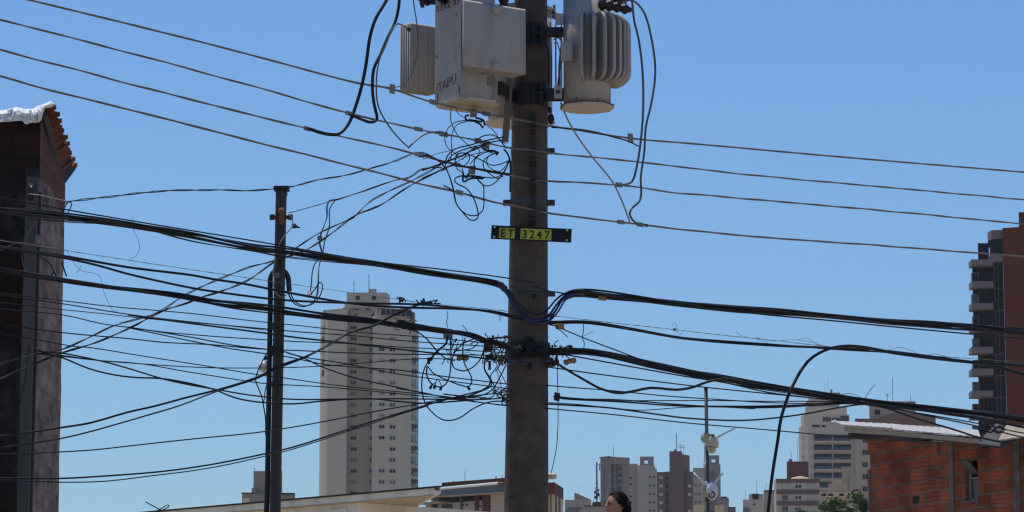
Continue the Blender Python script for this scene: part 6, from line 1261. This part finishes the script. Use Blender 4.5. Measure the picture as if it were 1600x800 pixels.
def headr(a, s_, u):      # direction components forward / side / up -> radius
    ax_, by_, cz_ = .098, .076, .118
    if u < 0: ax_ = .098 - .012 * (-u); by_ = .076 * (1 - .22 * (-u))
    r = 1 / math.sqrt((a / ax_) ** 2 + (s_ / by_) ** 2 + (u / cz_) ** 2)
    if a > 0:
        r += .030 * smooth(s_, 0, .14) * smooth(u, -.24, .17) * a; r += .010 * smooth(s_, 0, .09) * smooth(u, -.02, .16)
        r += .006 * smooth(abs(s_), .28, .25) * smooth(u, .20, .10); r -= .011 * smooth(abs(s_), .36, .16) * smooth(u, .02, .11)
        r += .006 * smooth(s_, 0, .25) * smooth(u, -.52, .10) - .004 * smooth(s_, 0, .22) * smooth(u, -.60, .03); r += .012 * smooth(s_, 0, .3) * smooth(u, -.84, .16); r += .005 * smooth(abs(s_), .55, .15) * smooth(u, -.18, .18)
    return r
def head(mb, m, grow=0.0, sel=None, nu=72, nv=54):
    vs = []; ok = []
    for i in range(nv + 1):
        th = PI * i / nv
        for j in range(nu):
            ph = 2 * PI * j / nu; a = math.sin(th) * math.cos(ph); s_ = math.sin(th) * math.sin(ph); u = math.cos(th); r = headr(a, s_, u) + (grow(a, s_, u) if callable(grow) else grow)
            vs.append(hc + fwd * a * r + side * s_ * r + upv * u * r); ok.append(True if sel is None else sel(a, s_, u))
    fs = []
    for i in range(nv):
        for j in range(nu):
            f = (i * nu + j, i * nu + (j + 1) % nu, (i + 1) * nu + (j + 1) % nu, (i + 1) * nu + j)
            if all(ok[k] for k in f): fs.append(f)
    mb.add(vs, fs, m)
gzw = GZ(wd); fx, fy = fwd.x, fwd.y; Sx = side; HZ = hc.z; base_w = Vector((hc.x + .02, wd, gzw))
per = thing('tmp', '', '', base_w); bpy.data.objects.remove(per)
def P_(f, s_, z): return Vector((base_w.x, base_w.y, 0)) + Vector((fx, fy, 0)) * f + Vector((Sx.x, Sx.y, 0)) * s_ + Vector((0, 0, z))
sc = (HZ - gzw) / 1.53
def Zb(z): return gzw + z * sc
def body(mb, m, g=0.0, parts='all'):
    def tb(pl, rl, n=14): mb.tube([P_(*p[:2], Zb(p[2])) for p in pl], [r + g for r in rl], m, n)
    if parts in ('all', 'top'):
        for dx in (-.06, 0, .06): tb([(0, dx, .92), (0, dx, 1.05), (-.01, dx, 1.2), (-.01, dx, 1.32), (0, dx * .8, 1.38)], [.10, .085, .095, .095, .06])
        tb([(-.01, -.14, 1.345), (0, 0, 1.375), (-.01, .14, 1.345)], [.055, .065, .055])
    if parts == 'all': tb([(-.01, 0, 1.33), (0, 0, 1.42), (.01, 0, 1.48)], [.058, .052, .056])
    for s_ in (-1, 1):
        if parts == 'top': tb([(-.01, .155 * s_, 1.345), (-.02, .19 * s_, 1.25), (-.02, .20 * s_, 1.16)], [.056, .050, .048])
        if parts == 'all':
            tb([(-.01, .155 * s_, 1.345), (-.02, .19 * s_, 1.22), (-.03, .205 * s_, 1.06), (.03, .215 * s_, .93), (.07, .215 * s_, .83)], [.052, .044, .036, .030, .022])
            tb([(.07, .215 * s_, .83), (.085, .215 * s_, .79), (.095, .213 * s_, .75)], [.024, .032, .030], 10)
            for k in range(4):
                o_ = (k - 1.5) * .017; L_ = (.058, .068, .064, .050)[k]; mb.tube([P_(.095 + o_ * .9, .213 * s_, Zb(.76)), P_(.10 + o_, .213 * s_, Zb(.735)), P_(.102 + o_, .207 * s_, Zb(.735 - L_ * .5)), P_(.098 + o_, .196 * s_, Zb(.735 - L_))], [.0095, .009, .0085, .0075], m, 8)
            mb.tube([P_(.11, .212 * s_, Zb(.785)), P_(.132, .205 * s_, Zb(.765)), P_(.138, .198 * s_, Zb(.735))], [.011, .010, .0085], m, 8)
        if parts in ('all', 'legs'):
            tb([(0, .085 * s_, .93), (.0, .095 * s_, .75), (.01, .095 * s_, .50), (-.01, .095 * s_, .30), (-.02, .095 * s_, .09)], [.095, .082, .058, .052, .036])
        if parts in ('all', 'feet'): tb([(-.05, .095 * s_, .04), (.03, .10 * s_, .035), (.13, .105 * s_, .025)], [.036, .038, .026])
    if parts == 'legs':
        for dx in (-.05, .05): tb([(0, dx, .86), (0, dx, .98)], [.11, .10])
bm_ = MB(); head(bm_, SK); body(bm_, SK)
for s_ in (-1, 1):   # ears
    c = hc + side * s_ * .072 + upv * -.012 - fwd * .008; P__ = [c + fwd * .016 * math.cos(a) + upv * .030 * math.sin(a) + side * s_ * .008 for a in [k * PI / 6 for k in range(13)]]; bm_.tube(P__, .0058, SK, 6)
o = bm_.build('person', None, True, origin=base_w); tag(o, 'dark haired woman in profile, looking left past the concrete pole, only her head in view', 'person')
def remesh(o, vox):
    r = o.modifiers.new('r', 'REMESH'); r.mode = 'VOXEL'; r.voxel_size = vox; r.use_smooth_shade = True; s_ = o.modifiers.new('s', 'SMOOTH'); s_.factor = .5; s_.iterations = 3
    dg = bpy.context.evaluated_depsgraph_get(); me = bpy.data.meshes.new_from_object(o.evaluated_get(dg)); ms = list(o.data.materials); o.modifiers.clear(); o.data = me
    me.materials.clear(); me.materials.append(ms[0])
    for p in me.polygons: p.use_smooth = True; p.material_index = 0
bpy.context.view_layer.update(); remesh(o, .0045); woman = o
def grow_h(a, s_, u): return .015 + .004 * math.sin(22 * math.atan2(s_, u + 2) + 3 * a)
def hairline(a, s_, u):
    if u > .93: return True
    line = .24 + .50 * max(0, u)       # recedes towards the temple
    return a < line - .25 * (1 - min(1, abs(s_) * 1.2)) * 0 and (u > -.30 or a < -.22) and not (a > -.02 and u < -.02 and abs(s_) > .5)
hm = MB(); head(hm, HR, grow_h, hairline)
for k in range(46):         # long strands pulled back behind the ear
    a0 = rw.uniform(-1, 1); st = hc - fwd * (.055 + .045 * math.cos(a0 * 1.3)) + side * .074 * math.sin(a0 * 1.4) + upv * rw.uniform(.0, .05)
    hm.tube([st, st - fwd * .012 - upv * .08, st - fwd * .008 - upv * .18 + side * rw.uniform(-.01, .01), st + fwd * rw.uniform(-.02, .02) - upv * .30 + side * rw.uniform(-.02, .02)], [.014, .016, .014, .004], HR, 6)
for k in range(60):         # combed strands over the skull
    ph = rw.uniform(-1.25, 1.25); pl = []
    for j in range(9):
        th = .42 - 1.75 * j / 8; a = math.sin(th) * 1; u = math.cos(th) * math.cos(ph); s_ = math.cos(th) * math.sin(ph); n_l = math.sqrt(a * a + u * u + s_ * s_); a, u, s_ = a / n_l, u / n_l, s_ / n_l
        r = headr(a, s_, u) + .0150; pl.append(hc + fwd * a * r + side * s_ * r + upv * u * r)
    if max(hairline(0.3, 0, 0.9), True): hm.tube(pl[1:], [.001] + [.003] * 6 + [.002], HR, 4)
ho = hm.build('hair', woman, True)
for s_ in (-1, 1):
    mb = MB(); c = hc + fwd * .0875 + side * s_ * .031 + upv * .004; mb.sphere(c, .0115, .0115, .0085, EYE, 12, 8); mb.build('eye', woman, True)
    mb = MB(); P__ = [hc + fwd * (.099 - .010 * abs(t)) + side * s_ * (.014 + .018 * (t + 1)) + upv * (.030 - .005 * t * t) for t in (-1, -.5, 0, .5, 1)]; mb.tube(P__, [.0015, .003, .003, .0025, .001], HR, 6); mb.build('eyebrow', woman, True)
mb = MB(); mb.tube([hc + fwd * .088 + side * -.024 - upv * .060, hc + fwd * .1015 - upv * .058, hc + fwd * .088 + side * .024 - upv * .060], [.002, .0052, .002], LIP, 8); mb.build('lips', woman, True)
def cloth(nm, m, g, parts):
    mb = MB(); body(mb, m, g, parts); o = mb.build(nm, woman, True); bpy.context.view_layer.update(); remesh(o, .008)
cloth('shirt', SH, .010, 'top'); cloth('trousers', TR, .010, 'legs'); cloth('shoes', SHO, .010, 'feet')

# ---------------------------------------------------------------- haze
HZD = 0.00006
hz = MB(); hz.abox((0, 700, 98), 900, 760, 102, 'x')
hm_ = bpy.data.materials.new('air'); hm_.use_nodes = True; hn = hm_.node_tree; hn.nodes.clear(); ho_ = hn.nodes.new('ShaderNodeOutputMaterial'); pv = hn.nodes.new('ShaderNodeVolumePrincipled')
pv.inputs['Color'].default_value = (.95, .96, 1, 1); pv.inputs['Density'].default_value = HZD; pv.inputs['Anisotropy'].default_value = .3; hn.links.new(pv.outputs[0], ho_.inputs['Volume'])
hz.mats = [hm_]; hzo = hz.build('haze', origin=(0, 700, 98)); hzo['kind'] = 'stuff'
